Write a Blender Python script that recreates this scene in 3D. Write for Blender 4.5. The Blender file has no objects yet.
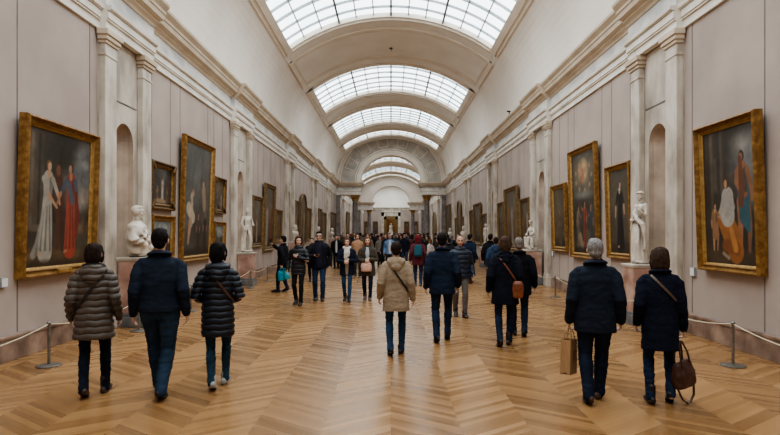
import bpy, bmesh, math, random
import numpy as np
from mathutils import Vector, Matrix, noise as mnoise

SC = bpy.context.scene
COL = SC.collection
PI = math.pi
F = 560.0          # focal length in photo pixels
CX, CY = 391.0, 233.0
CAMZ = 1.77

# ------------------------------------------------------------------ helpers
def lin(c):
    c = c / 255.0
    return c / 12.92 if c <= 0.04045 else ((c + 0.055) / 1.055) ** 2.4

def rgb(r, g, b):
    return (lin(r), lin(g), lin(b), 1.0)

def sm(x):
    return x * x * (3 - 2 * x)

class MB:
    """mesh collector"""
    def __init__(self):
        self.v = []; self.f = []; self.m = []
    def add(self, verts, faces, mi=0):
        o = len(self.v)
        self.v.extend([tuple(p) for p in verts])
        for f in faces:
            self.f.append(tuple(i + o for i in f)); self.m.append(mi)
        return o
    def box(self, x0, x1, y0, y1, z0, z1, mi=0):
        v = [(x0,y0,z0),(x1,y0,z0),(x1,y1,z0),(x0,y1,z0),(x0,y0,z1),(x1,y0,z1),(x1,y1,z1),(x0,y1,z1)]
        f = [(0,3,2,1),(4,5,6,7),(0,1,5,4),(1,2,6,5),(2,3,7,6),(3,0,4,7)]
        self.add(v, f, mi)
    def quad(self, a, b, c, d, mi=0):
        self.add([a, b, c, d], [(0,1,2,3)], mi)
    def lathe(self, prof, cx=0, cy=0, n=24, mi=0, sq=1.0):
        v = []; f = []
        for (r, z) in prof:
            for k in range(n):
                a = 2*PI*k/n
                v.append((cx + r*math.cos(a), cy + r*sq*math.sin(a), z))
        for i in range(len(prof)-1):
            for k in range(n):
                k2 = (k+1) % n
                f.append((i*n+k, i*n+k2, (i+1)*n+k2, (i+1)*n+k))
        f.append(tuple(range(n-1, -1, -1)))
        f.append(tuple((len(prof)-1)*n + k for k in range(n)))
        self.add(v, f, mi)
    def tube(self, pts, rad, n=12, ref=None, mi=0, rnd=True):
        """pts: list of Vector; rad: list of r or (ra, rb); ra along ref."""
        P = [Vector(p) for p in pts]
        R = [(r, r) if not isinstance(r, (tuple, list)) else tuple(r) for r in rad]
        ref = Vector(ref) if ref is not None else None
        T = []
        for i in range(len(P)):
            a = P[max(i-1, 0)]; b = P[min(i+1, len(P)-1)]
            t = (b - a)
            T.append(t.normalized() if t.length > 1e-9 else Vector((0,0,1)))
        if rnd:
            def cap(i, sgn):
                out = []
                for ang in (75, 50, 25):
                    a = math.radians(ang)
                    m = min(R[i])
                    out.append((P[i] + T[i]*sgn*m*math.sin(a), (max(R[i][0]*math.cos(a), 1e-4), max(R[i][1]*math.cos(a), 1e-4)), T[i]))
                return out
            seq = cap(0, -1) + [(P[i], R[i], T[i]) for i in range(len(P))] + cap(len(P)-1, 1)[::-1]
        else:
            seq = [(P[i], R[i], T[i]) for i in range(len(P))]
        u = None
        v = []; f = []
        for (p, r, t) in seq:
            if ref is not None:
                u = ref - t*ref.dot(t)
                if u.length < 1e-4: u = t.orthogonal()
            elif u is None:
                u = t.orthogonal()
            else:
                u = u - t*u.dot(t)
                if u.length < 1e-5: u = t.orthogonal()
            u.normalize()
            w = t.cross(u)
            for k in range(n):
                a = 2*PI*k/n
                v.append(p + u*(r[0]*math.cos(a)) + w*(r[1]*math.sin(a)))
        m = len(seq)
        for i in range(m-1):
            for k in range(n):
                k2 = (k+1) % n
                f.append((i*n+k, i*n+k2, (i+1)*n+k2, (i+1)*n+k))
        f.append(tuple(range(n-1, -1, -1)))
        f.append(tuple((m-1)*n + k for k in range(n)))
        self.add(v, f, mi)
    def ell(self, c, r, n=14, mi=0, M=None):
        c = Vector(c); v = []; f = []
        m = n//2
        for i in range(m+1):
            ph = -PI/2 + PI*i/m
            rr = max(math.cos(ph), 1e-3)
            for k in range(n):
                a = 2*PI*k/n
                p = Vector((r[0]*rr*math.cos(a), r[1]*rr*math.sin(a), r[2]*math.sin(ph)))
                if M is not None: p = M @ p
                v.append(c + p)
        for i in range(m):
            for k in range(n):
                k2 = (k+1) % n
                f.append((i*n+k, i*n+k2, (i+1)*n+k2, (i+1)*n+k))
        f.append(tuple(range(n-1, -1, -1)))
        f.append(tuple(m*n + k for k in range(n)))
        self.add(v, f, mi)
    def rings(self, rs, n=28, mi=0, e=2.3, M=None):
        """rs: list of (cx,cy,z,w,d)"""
        v = []; f = []
        for (cx, cy, z, w, d) in rs:
            for k in range(n):
                a = 2*PI*k/n
                c, s = math.cos(a), math.sin(a)
                x = math.copysign(abs(c)**(2/e), c)*w; y = math.copysign(abs(s)**(2/e), s)*d
                v.append((cx+x, cy+y, z))
        m = len(rs)
        for i in range(m-1):
            for k in range(n):
                k2 = (k+1) % n
                f.append((i*n+k, i*n+k2, (i+1)*n+k2, (i+1)*n+k))
        f.append(tuple(range(n-1, -1, -1)))
        f.append(tuple((m-1)*n + k for k in range(n)))
        self.add(v, f, mi)
    def xform(self, M, start=0):
        for i in range(start, len(self.v)):
            self.v[i] = tuple(M @ Vector(self.v[i]))
    def mesh(self, name, smooth=False):
        me = bpy.data.meshes.new(name)
        me.from_pydata(self.v, [], self.f)
        me.polygons.foreach_set('material_index', self.m)
        if smooth: me.polygons.foreach_set('use_smooth', [True]*len(self.f))
        me.update()
        return me
    def build(self, name, mats, parent=None, loc=None, smooth=False, bevel=0, fixn=False):
        me = self.mesh(name, smooth)
        if fixn:
            bm = bmesh.new(); bm.from_mesh(me)
            bmesh.ops.recalc_face_normals(bm, faces=bm.faces); bm.to_mesh(me); bm.free()
        if not isinstance(mats, (list, tuple)): mats = [mats]
        for m in mats: me.materials.append(m)
        o = link(name, me, parent, loc)
        if bevel:
            md = o.modifiers.new('bevel', 'BEVEL'); md.width = bevel; md.segments = 2; md.limit_method = 'ANGLE'
        return o

def link(name, me, parent=None, loc=None):
    o = bpy.data.objects.new(name, me); COL.objects.link(o)
    if parent is not None: o.parent = parent
    if loc is not None: o.location = loc
    return o

def empty(name, loc=(0,0,0), rz=0):
    o = bpy.data.objects.new(name, None); COL.objects.link(o)
    o.location = loc; o.rotation_euler = (0,0,rz); o.empty_display_size = 0.1
    return o

def tag(o, label, cat, group=None):
    o['label'] = label; o['category'] = cat
    if group: o['group'] = group
    return o

def struct(o):
    o['kind'] = 'structure'; return o

def copy_tree(o, parent=None):
    c = o.copy(); COL.objects.link(c)
    if parent is not None: c.parent = parent
    for ch in list(o.children): copy_tree(ch, c)
    return c

TMP = bpy.data.scenes.new('fusing')
def fuse(mb, voxel, smooth=2, disp=None):
    """union of closed shells -> one continuous surface"""
    me = mb.mesh('tmp')
    ob = bpy.data.objects.new('tmp', me); TMP.collection.objects.link(ob)
    md = ob.modifiers.new('r', 'REMESH'); md.mode = 'VOXEL'; md.voxel_size = voxel; md.use_smooth_shade = True
    if smooth:
        ms = ob.modifiers.new('s', 'SMOOTH'); ms.factor = 0.5; ms.iterations = smooth
    with bpy.context.temp_override(scene=TMP, view_layer=TMP.view_layers[0]):
        dg = bpy.context.evaluated_depsgraph_get()
        dg.update()
    out = bpy.data.meshes.new_from_object(ob.evaluated_get(dg))
    bpy.data.objects.remove(ob); bpy.data.meshes.remove(me)
    if disp is not None:
        n = len(out.vertices)
        co = np.empty(n*3, np.float32); out.vertices.foreach_get('co', co); co = co.reshape(-1, 3)
        no = np.empty(n*3, np.float32); out.vertices.foreach_get('normal', no); no = no.reshape(-1, 3)
        co = co + no * disp(co)[:, None]
        out.vertices.foreach_set('co', co.astype(np.float32).ravel())
    out.polygons.foreach_set('use_smooth', [True]*len(out.polygons))
    out.update()
    return out

def nz(co, fx, fy, fz, seed=0.0):
    return np.array([mnoise.noise(Vector((p[0]*fx+seed, p[1]*fy+seed*0.7, p[2]*fz-seed))) for p in co])

# ------------------------------------------------------------------ materials
def mat(name):
    m = bpy.data.materials.new(name); m.use_nodes = True
    nt = m.node_tree; nt.nodes.clear()
    out = nt.nodes.new('ShaderNodeOutputMaterial')
    b = nt.nodes.new('ShaderNodeBsdfPrincipled')
    nt.links.new(b.outputs[0], out.inputs[0])
    return m, nt, b

def N(nt, t, **kw):
    n = nt.nodes.new(t)
    for k, v in kw.items(): setattr(n, k, v)
    return n

def math_n(nt, op, a, b=None):
    n = nt.nodes.new('ShaderNodeMath'); n.operation = op
    for i, x in enumerate((a, b)):
        if x is None: continue
        if isinstance(x, (int, float)): n.inputs[i].default_value = x
        else: nt.links.new(x, n.inputs[i])
    return n.outputs[0]

def noisy(name, c1, c2, scale=4, rough=0.6, metal=0.0, stretch=(1,1,1), detail=6, bump=0.0, c3=None, bscale=None, lo=0.35, hi=0.65):
    m, nt, b = mat(name)
    tc = N(nt, 'ShaderNodeTexCoord'); mp = N(nt, 'ShaderNodeMapping'); mp.inputs['Scale'].default_value = stretch
    nt.links.new(tc.outputs['Object'], mp.inputs[0])
    nn = N(nt, 'ShaderNodeTexNoise'); nn.inputs['Scale'].default_value = scale; nn.inputs['Detail'].default_value = detail
    nt.links.new(mp.outputs[0], nn.inputs['Vector'])
    cr = N(nt, 'ShaderNodeValToRGB')
    cr.color_ramp.elements[0].position = lo; cr.color_ramp.elements[0].color = c1
    cr.color_ramp.elements[1].position = hi; cr.color_ramp.elements[1].color = c2
    if c3:
        e = cr.color_ramp.elements.new(0.5*(lo+hi)); e.color = c3
    nt.links.new(nn.outputs[0], cr.inputs[0]); nt.links.new(cr.outputs[0], b.inputs['Base Color'])
    b.inputs['Roughness'].default_value = rough; b.inputs['Metallic'].default_value = metal
    if bump:
        n2 = N(nt, 'ShaderNodeTexNoise'); n2.inputs['Scale'].default_value = bscale or scale*4; n2.inputs['Detail'].default_value = 4
        nt.links.new(mp.outputs[0], n2.inputs['Vector'])
        bp = N(nt, 'ShaderNodeBump'); bp.inputs['Strength'].default_value = bump; bp.inputs['Distance'].default_value = 0.02
        nt.links.new(n2.outputs[0], bp.inputs['Height']); nt.links.new(bp.outputs[0], b.inputs['Normal'])
    return m

def objcolor(name, rough=0.8, scale=30, amt=0.35, bump=0.2, metal=0, stretch=(1,1,1), spec=0.3, sheen=0.0):
    """fabric whose base colour is the object's own colour"""
    m, nt, b = mat(name)
    oi = N(nt, 'ShaderNodeObjectInfo')
    tc = N(nt, 'ShaderNodeTexCoord'); mp = N(nt, 'ShaderNodeMapping'); mp.inputs['Scale'].default_value = stretch
    nt.links.new(tc.outputs['Object'], mp.inputs[0])
    nn = N(nt, 'ShaderNodeTexNoise'); nn.inputs['Scale'].default_value = scale; nn.inputs['Detail'].default_value = 5
    nt.links.new(mp.outputs[0], nn.inputs['Vector'])
    mr = N(nt, 'ShaderNodeMapRange'); mr.inputs['From Min'].default_value = 0.3; mr.inputs['From Max'].default_value = 0.7
    mr.inputs['To Min'].default_value = 1-amt; mr.inputs['To Max'].default_value = 1+amt
    nt.links.new(nn.outputs[0], mr.inputs['Value'])
    vm = N(nt, 'ShaderNodeVectorMath', operation='SCALE')
    nt.links.new(oi.outputs['Color'], vm.inputs[0]); nt.links.new(mr.outputs[0], vm.inputs['Scale'])
    nt.links.new(vm.outputs[0], b.inputs['Base Color'])
    b.inputs['Roughness'].default_value = rough; b.inputs['Metallic'].default_value = metal
    b.inputs['Specular IOR Level'].default_value = spec
    if sheen: b.inputs['Sheen Weight'].default_value = sheen
    if bump:
        bp = N(nt, 'ShaderNodeBump'); bp.inputs['Strength'].default_value = bump; bp.inputs['Distance'].default_value = 0.01
        nt.links.new(nn.outputs[0], bp.inputs['Height']); nt.links.new(bp.outputs[0], b.inputs['Normal'])
    return m

def attr_mat(name, rough=0.6, spec=0.3, attr='Col', amt=0.0, scale=40):
    m, nt, b = mat(name)
    a = N(nt, 'ShaderNodeAttribute', attribute_name=attr)
    nt.links.new(a.outputs['Color'], b.inputs['Base Color'])
    b.inputs['Roughness'].default_value = rough; b.inputs['Specular IOR Level'].default_value = spec
    return m

M = {}
M['fabric_wall'] = noisy('fabric_wall', rgb(168,153,144), rgb(182,167,157), 0.8, 0.85, bump=0.08, bscale=60, detail=3)
M['seam'] = noisy('seam', rgb(112,102,96), rgb(128,116,110), 5, 0.9)
M['stone'] = noisy('stone', rgb(166,154,140), rgb(214,205,192), 2.6, 0.5, c3=rgb(196,186,172), detail=9, stretch=(1,1,0.6))
M['stone_grey'] = noisy('stone_grey', rgb(156,145,132), rgb(206,197,184), 2.2, 0.5, c3=rgb(184,173,160), detail=10, stretch=(1,1,0.5))
M['niche'] = noisy('niche', rgb(158,140,124), rgb(192,172,154), 2, 0.6, detail=8)
M['architrave'] = noisy('architrave', rgb(218,210,198), rgb(236,230,220), 1.5, 0.55)
M['frieze'] = noisy('frieze', rgb(184,184,184), rgb(228,224,216), 2.5, 0.5, c3=rgb(212,208,202), detail=10, stretch=(1,0.5,1))
M['cornice'] = noisy('cornice', rgb(190,172,150), rgb(210,194,172), 1.4, 0.6)
M['plaster'] = noisy('plaster', rgb(226,217,206), rgb(236,228,218), 0.5, 0.8)
M['beige'] = noisy('beige', rgb(236,228,218), rgb(243,237,228), 0.7, 0.75)
M['mould'] = noisy('mould', rgb(228,217,203), rgb(238,228,215), 1.0, 0.65)
M['lunette_grey'] = noisy('lunette_grey', rgb(166,162,156), rgb(204,195,184), 1.6, 0.7, c3=rgb(186,179,170), detail=9)
M['col_marble'] = noisy('col_marble', rgb(112,106,104), rgb(152,145,142), 2.5, 0.3, detail=9)
M['gilt_cap'] = noisy('gilt_cap', rgb(146,112,62), rgb(190,156,98), 8, 0.5, metal=0.2)
M['pink_marble'] = noisy('pink_marble', rgb(150,112,98), rgb(200,172,156), 3.0, 0.35, c3=rgb(178,142,126), detail=11)
M['base_marble'] = noisy('base_marble', rgb(100,80,68), rgb(172,146,128), 3.2, 0.4, c3=rgb(136,112,98), detail=11, lo=0.3, hi=0.7)
M['grey_stone'] = noisy('grey_stone', rgb(88,88,90), rgb(128,126,124), 4, 0.45, detail=8)
M['white_marble'] = noisy('white_marble', rgb(204,193,178), rgb(228,219,206), 5, 0.45, detail=7)
def shade_hollows(m):
    # shade painted into the marble colour in the hollows of the carving
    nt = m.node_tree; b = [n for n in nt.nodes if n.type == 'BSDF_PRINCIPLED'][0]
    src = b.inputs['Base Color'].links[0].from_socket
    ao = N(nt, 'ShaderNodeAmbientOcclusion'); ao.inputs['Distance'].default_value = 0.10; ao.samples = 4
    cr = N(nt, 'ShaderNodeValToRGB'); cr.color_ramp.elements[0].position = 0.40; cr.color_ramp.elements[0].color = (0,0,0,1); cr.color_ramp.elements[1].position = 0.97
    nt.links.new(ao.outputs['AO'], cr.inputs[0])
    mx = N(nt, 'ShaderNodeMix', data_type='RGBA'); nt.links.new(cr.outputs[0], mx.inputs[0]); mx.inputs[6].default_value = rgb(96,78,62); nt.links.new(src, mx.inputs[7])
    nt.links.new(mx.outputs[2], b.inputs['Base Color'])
shade_hollows(M['white_marble'])
M['gold'] = noisy('gold', rgb(122,88,44), rgb(168,128,72), 12, 0.42, metal=0.4, bump=0.25, bscale=40, c3=rgb(144,106,56))
M['gold_dark'] = noisy('gold_dark', rgb(88,64,36), rgb(124,94,54), 18, 0.5, metal=0.35, bump=0.4, bscale=50)
M['gold_light'] = noisy('gold_light', rgb(164,126,70), rgb(196,160,100), 14, 0.4, metal=0.5, bump=0.3, bscale=60)
M['old_gold'] = noisy('old_gold', rgb(96,74,44), rgb(142,114,70), 14, 0.55, metal=0.25, bump=0.3, bscale=40)
M['paint'] = attr_mat('painted_canvas', 0.45, 0.35)
M['steel'] = noisy('steel', rgb(120,116,110), rgb(150,146,140), 20, 0.35, metal=0.7)
M['rope'] = noisy('rope', rgb(190,176,150), rgb(216,204,180), 60, 0.9, stretch=(1,3,1))
M['card'] = noisy('card', rgb(222,222,220), rgb(234,234,232), 10, 0.6)
M['card_grey'] = noisy('card_grey', rgb(150,150,150), rgb(165,165,165), 10, 0.6)
M['dark'] = noisy('dark', rgb(30,28,28), rgb(48,46,44), 8, 0.6)
M['muntin'] = noisy('muntin', rgb(150,158,162), rgb(168,174,176), 6, 0.6)
M['muntin_dark'] = noisy('muntin_dark', rgb(120,128,132), rgb(140,146,148), 6, 0.6)
M['skin'] = attr_mat('skin', 0.5, 0.35)
M['cloth'] = objcolor('cloth', 0.85, 26, 0.12, 0.2, spec=0.2)
M['wool'] = objcolor('wool', 0.95, 60, 0.3, 0.35, spec=0.15)
M['puffer'] = objcolor('puffer', 0.5, 10, 0.18, 0.12, spec=0.4)
M['denim'] = objcolor('denim', 0.85, 7, 0.45, 0.15, stretch=(1,1,0.45), spec=0.2)
M['leather'] = objcolor('leather', 0.42, 22, 0.3, 0.15, spec=0.5)
M['hair'] = objcolor('hair', 0.7, 30, 0.5, 0.5, stretch=(3,3,0.5), spec=0.15)
M['paper'] = objcolor('paper', 0.85, 12, 0.1, 0.1, spec=0.2)

# skylight glass: frosted panes lit by the daylight behind them
def glass_mat():
    m = bpy.data.materials.new('frosted_glass'); m.use_nodes = True
    nt = m.node_tree; nt.nodes.clear()
    out = N(nt, 'ShaderNodeOutputMaterial'); em = N(nt, 'ShaderNodeEmission')
    tc = N(nt, 'ShaderNodeTexCoord'); nn = N(nt, 'ShaderNodeTexNoise'); nn.inputs['Scale'].default_value = 0.7; nn.inputs['Detail'].default_value = 3
    nt.links.new(tc.outputs['Object'], nn.inputs['Vector'])
    cr = N(nt, 'ShaderNodeValToRGB')
    cr.color_ramp.elements[0].position = 0.3; cr.color_ramp.elements[0].color = (0.79,0.90,0.95,1)
    cr.color_ramp.elements[1].position = 0.7; cr.color_ramp.elements[1].color = (0.93,0.975,1.0,1)
    nt.links.new(nn.outputs[0], cr.inputs[0]); nt.links.new(cr.outputs[0], em.inputs[0])
    em.inputs[1].default_value = GLASS
    nt.links.new(em.outputs[0], out.inputs[0])
    return m
GLASS = 4.6
M['glass'] = glass_mat()

# parquet: chevron bands running down the hall
def parquet_mat():
    m, nt, b = mat('oak_parquet')
    tc = N(nt, 'ShaderNodeTexCoord'); sx = N(nt, 'ShaderNodeSeparateXYZ')
    nt.links.new(tc.outputs['Object'], sx.inputs[0])
    X, Y = sx.outputs[0], sx.outputs[1]
    BW, PW = 0.63, 0.088
    xb = math_n(nt, 'DIVIDE', X, BW)
    band = math_n(nt, 'FLOOR', xb)
    fr = math_n(nt, 'SUBTRACT', xb, band)
    tri = math_n(nt, 'MULTIPLY', math_n(nt, 'PINGPONG', xb, 1.0), BW*0.72)
    v = math_n(nt, 'DIVIDE', math_n(nt, 'ADD', Y, tri), PW)
    pl = math_n(nt, 'FLOOR', v)
    pf = math_n(nt, 'SUBTRACT', v, pl)
    cb = N(nt, 'ShaderNodeCombineXYZ'); nt.links.new(band, cb.inputs[0]); nt.links.new(pl, cb.inputs[1])
    wn = N(nt, 'ShaderNodeTexWhiteNoise', noise_dimensions='2D'); nt.links.new(cb.outputs[0], wn.inputs['Vector'])
    rnd = wn.outputs['Value']
    # grain along the plank
    par = math_n(nt, 'MULTIPLY', math_n(nt, 'SUBTRACT', math_n(nt, 'MODULO', math_n(nt, 'ABSOLUTE', band), 2.0), 0.5), 2.0)  # not grain: sheen of alternate bands, put into the colour as lighter/darker tone
    gx = math_n(nt, 'MULTIPLY', math_n(nt, 'ADD', v, math_n(nt, 'MULTIPLY', rnd, 37.0)), 1.6)
    gy = math_n(nt, 'ADD', math_n(nt, 'MULTIPLY', fr, 1.2), math_n(nt, 'MULTIPLY', rnd, 91.0))
    cg = N(nt, 'ShaderNodeCombineXYZ'); nt.links.new(gx, cg.inputs[0]); nt.links.new(gy, cg.inputs[1])
    gn = N(nt, 'ShaderNodeTexNoise'); gn.inputs['Scale'].default_value = 1.5; gn.inputs['Detail'].default_value = 6
    nt.links.new(cg.outputs[0], gn.inputs['Vector'])
    bn = N(nt, 'ShaderNodeTexNoise'); bn.inputs['Scale'].default_value = 0.35; bn.inputs['Detail'].default_value = 3
    nt.links.new(tc.outputs['Object'], bn.inputs['Vector'])
    t = math_n(nt, 'ADD', math_n(nt, 'MULTIPLY', rnd, 0.34), math_n(nt, 'MULTIPLY', gn.outputs[0], 0.26))
    t = math_n(nt, 'ADD', t, math_n(nt, 'MULTIPLY', math_n(nt, 'SUBTRACT', bn.outputs[0], 0.5), 0.4))
    t = math_n(nt, 'ADD', t, math_n(nt, 'ADD', math_n(nt, 'MULTIPLY', par, 0.07), 0.08))
    cr = N(nt, 'ShaderNodeValToRGB')
    e = cr.color_ramp.elements
    e[0].position = 0.05; e[0].color = rgb(112,80,48)
    e[1].position = 0.9; e[1].color = rgb(190,150,104)
    e2 = e.new(0.45); e2.color = rgb(158,118,76)
    nt.links.new(t, cr.inputs[0])
    # joints
    j1 = math_n(nt, 'LESS_THAN', pf, 0.05)
    j2 = math_n(nt, 'LESS_THAN', fr, 0.012)
    j = math_n(nt, 'MAXIMUM', j1, j2)
    mx = N(nt, 'ShaderNodeMix', data_type='RGBA'); nt.links.new(math_n(nt, 'MULTIPLY', j, 0.28), mx.inputs[0])
    nt.links.new(cr.outputs[0], mx.inputs[6]); mx.inputs[7].default_value = rgb(64,40,22)
    nt.links.new(mx.outputs[2], b.inputs['Base Color'])
    r = math_n(nt, 'ADD', math_n(nt, 'MULTIPLY', rnd, 0.08), 0.24)
    nt.links.new(r, b.inputs['Roughness'])
    b.inputs['Specular IOR Level'].default_value = 0.55
    return m
M['parquet'] = parquet_mat()

# ------------------------------------------------------------------ the hall
HW = 5.3                      # wall face
Y0, Y1 = -7.0, 108.0
SCREENS = (54.0, 89.0)
SD = 1.4                      # depth of an arch screen
SKY = [(-5.0, 23.6), (29.9, 35.9), (39.6, 45.8), (48.9, 51.6), (58.0, 70.5), (75.5, 82.0), (85.5, 87.6), (97.0, 106.5)]
BAYS = [(10.1, 12.05), (18.4, 20.8), (27.8, 30.1), (37.0, 39.4), (45.6, 47.6)]
FARBAYS = [(61.0, 62.8), (70.5, 72.3), (80.0, 81.8), (95.0, 96.5)]
SEAMS = [-4, -2, 0.5, 2.5, 4.2, 5.8, 7.94, 9.85, 12.4, 13.45, 14.07, 16.2, 16.75, 17.6, 20.97, 22.3, 23.2, 24.7, 25.6, 26.9, 31.2, 32.4, 33.8, 35.2, 36.2, 40.4, 41.8, 43.2, 44.6, 48.8, 50.2, 51.6, 52.8,
         56.8, 58.6, 60, 64.4, 66.4, 68.6, 74, 76, 78, 84, 86]

# vault profile (x, z above floor), right half from the crown to the springing
RV, CV = 7.2, 1.86
XE = 4.3
def half_profile():
    pts = []
    for i in range(13):
        x = XE*i/12
        pts.append((x, CV + math.sqrt(RV*RV - x*x)))
    p0 = Vector((XE, CV + math.sqrt(RV*RV - XE*XE))); d = Vector((1, -XE/(p0.y-CV))).normalized()
    p1 = p0 + d*0.75; p3 = Vector((5.25, 4.8)); p2 = Vector((5.25, 6.4))
    for i in range(1, 13):
        t = i/12
        q = p0*(1-t)**3 + p1*3*t*(1-t)**2 + p2*3*t*t*(1-t) + p3*t**3
        pts.append((q.x, q.y))
    return [(x, z + CAMZ) for x, z in pts]
HP = half_profile()
PROF = [(-x, z) for x, z in HP[::-1]] + HP[1:]
NP = len(PROF); MID = NP//2      # index of the crown; +-12 = skylight edge

def prof_normals(P):
    out = []
    for i in range(len(P)):
        a = Vector(P[max(i-1,0)]); b = Vector(P[min(i+1,len(P)-1)]); t = (b-a).normalized()
        n = Vector((-t.y, t.x))      # pointing outwards (up)
        out.append(n)
    return out

def sub_profile(k):
    """central part of the profile, k points either side of the crown"""
    return PROF[MID-k:MID+k+1]

def arc_strip(mb, k, y0, y1, o0, o1, mi=0):
    """curved bar following the vault: offsets o0 (outer) .. o1 (room side, negative = into the room)"""
    P = sub_profile(k); nr = prof_normals(PROF)[MID-k:MID+k+1]
    sec = []
    for p, n in zip(P, nr):
        a = (p[0]+n.x*o0, p[1]+n.y*o0); b = (p[0]+n.x*o1, p[1]+n.y*o1)
        sec.append([(a[0], y0, a[1]), (b[0], y0, b[1]), (b[0], y1, b[1]), (a[0], y1, a[1])])
    v = [q for s in sec for q in s]; f = []
    for i in range(len(sec)-1):
        for k2 in range(4):
            f.append((i*4+k2, i*4+(k2+1)%4, (i+1)*4+(k2+1)%4, (i+1)*4+k2))
    f.append((0,1,2,3)); f.append(tuple((len(sec)-1)*4+i for i in (3,2,1,0)))
    mb.add(v, f, mi)

def long_bar(mb, idx, y0, y1, w, o0, o1, mi=0):
    """straight bar along the hall at profile index idx (signed from the crown), width w across the vault"""
    P = PROF; nr = prof_normals(PROF)
    p = Vector(P[MID+idx]); n = nr[MID+idx]; t = Vector((n.y, -n.x))
    q = [p + t*(-w/2) + n*o0, p + t*(w/2) + n*o0, p + t*(w/2) + n*o1, p + t*(-w/2) + n*o1]
    v = [(a.x, y0, a.y) for a in q] + [(a.x, y1, a.y) for a in q]
    mb.add(v, [(0,1,2,3),(7,6,5,4)] + [(i, (i+1)%4+0, (i+1)%4+4, i+4) for i in range(4)], mi)

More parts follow.
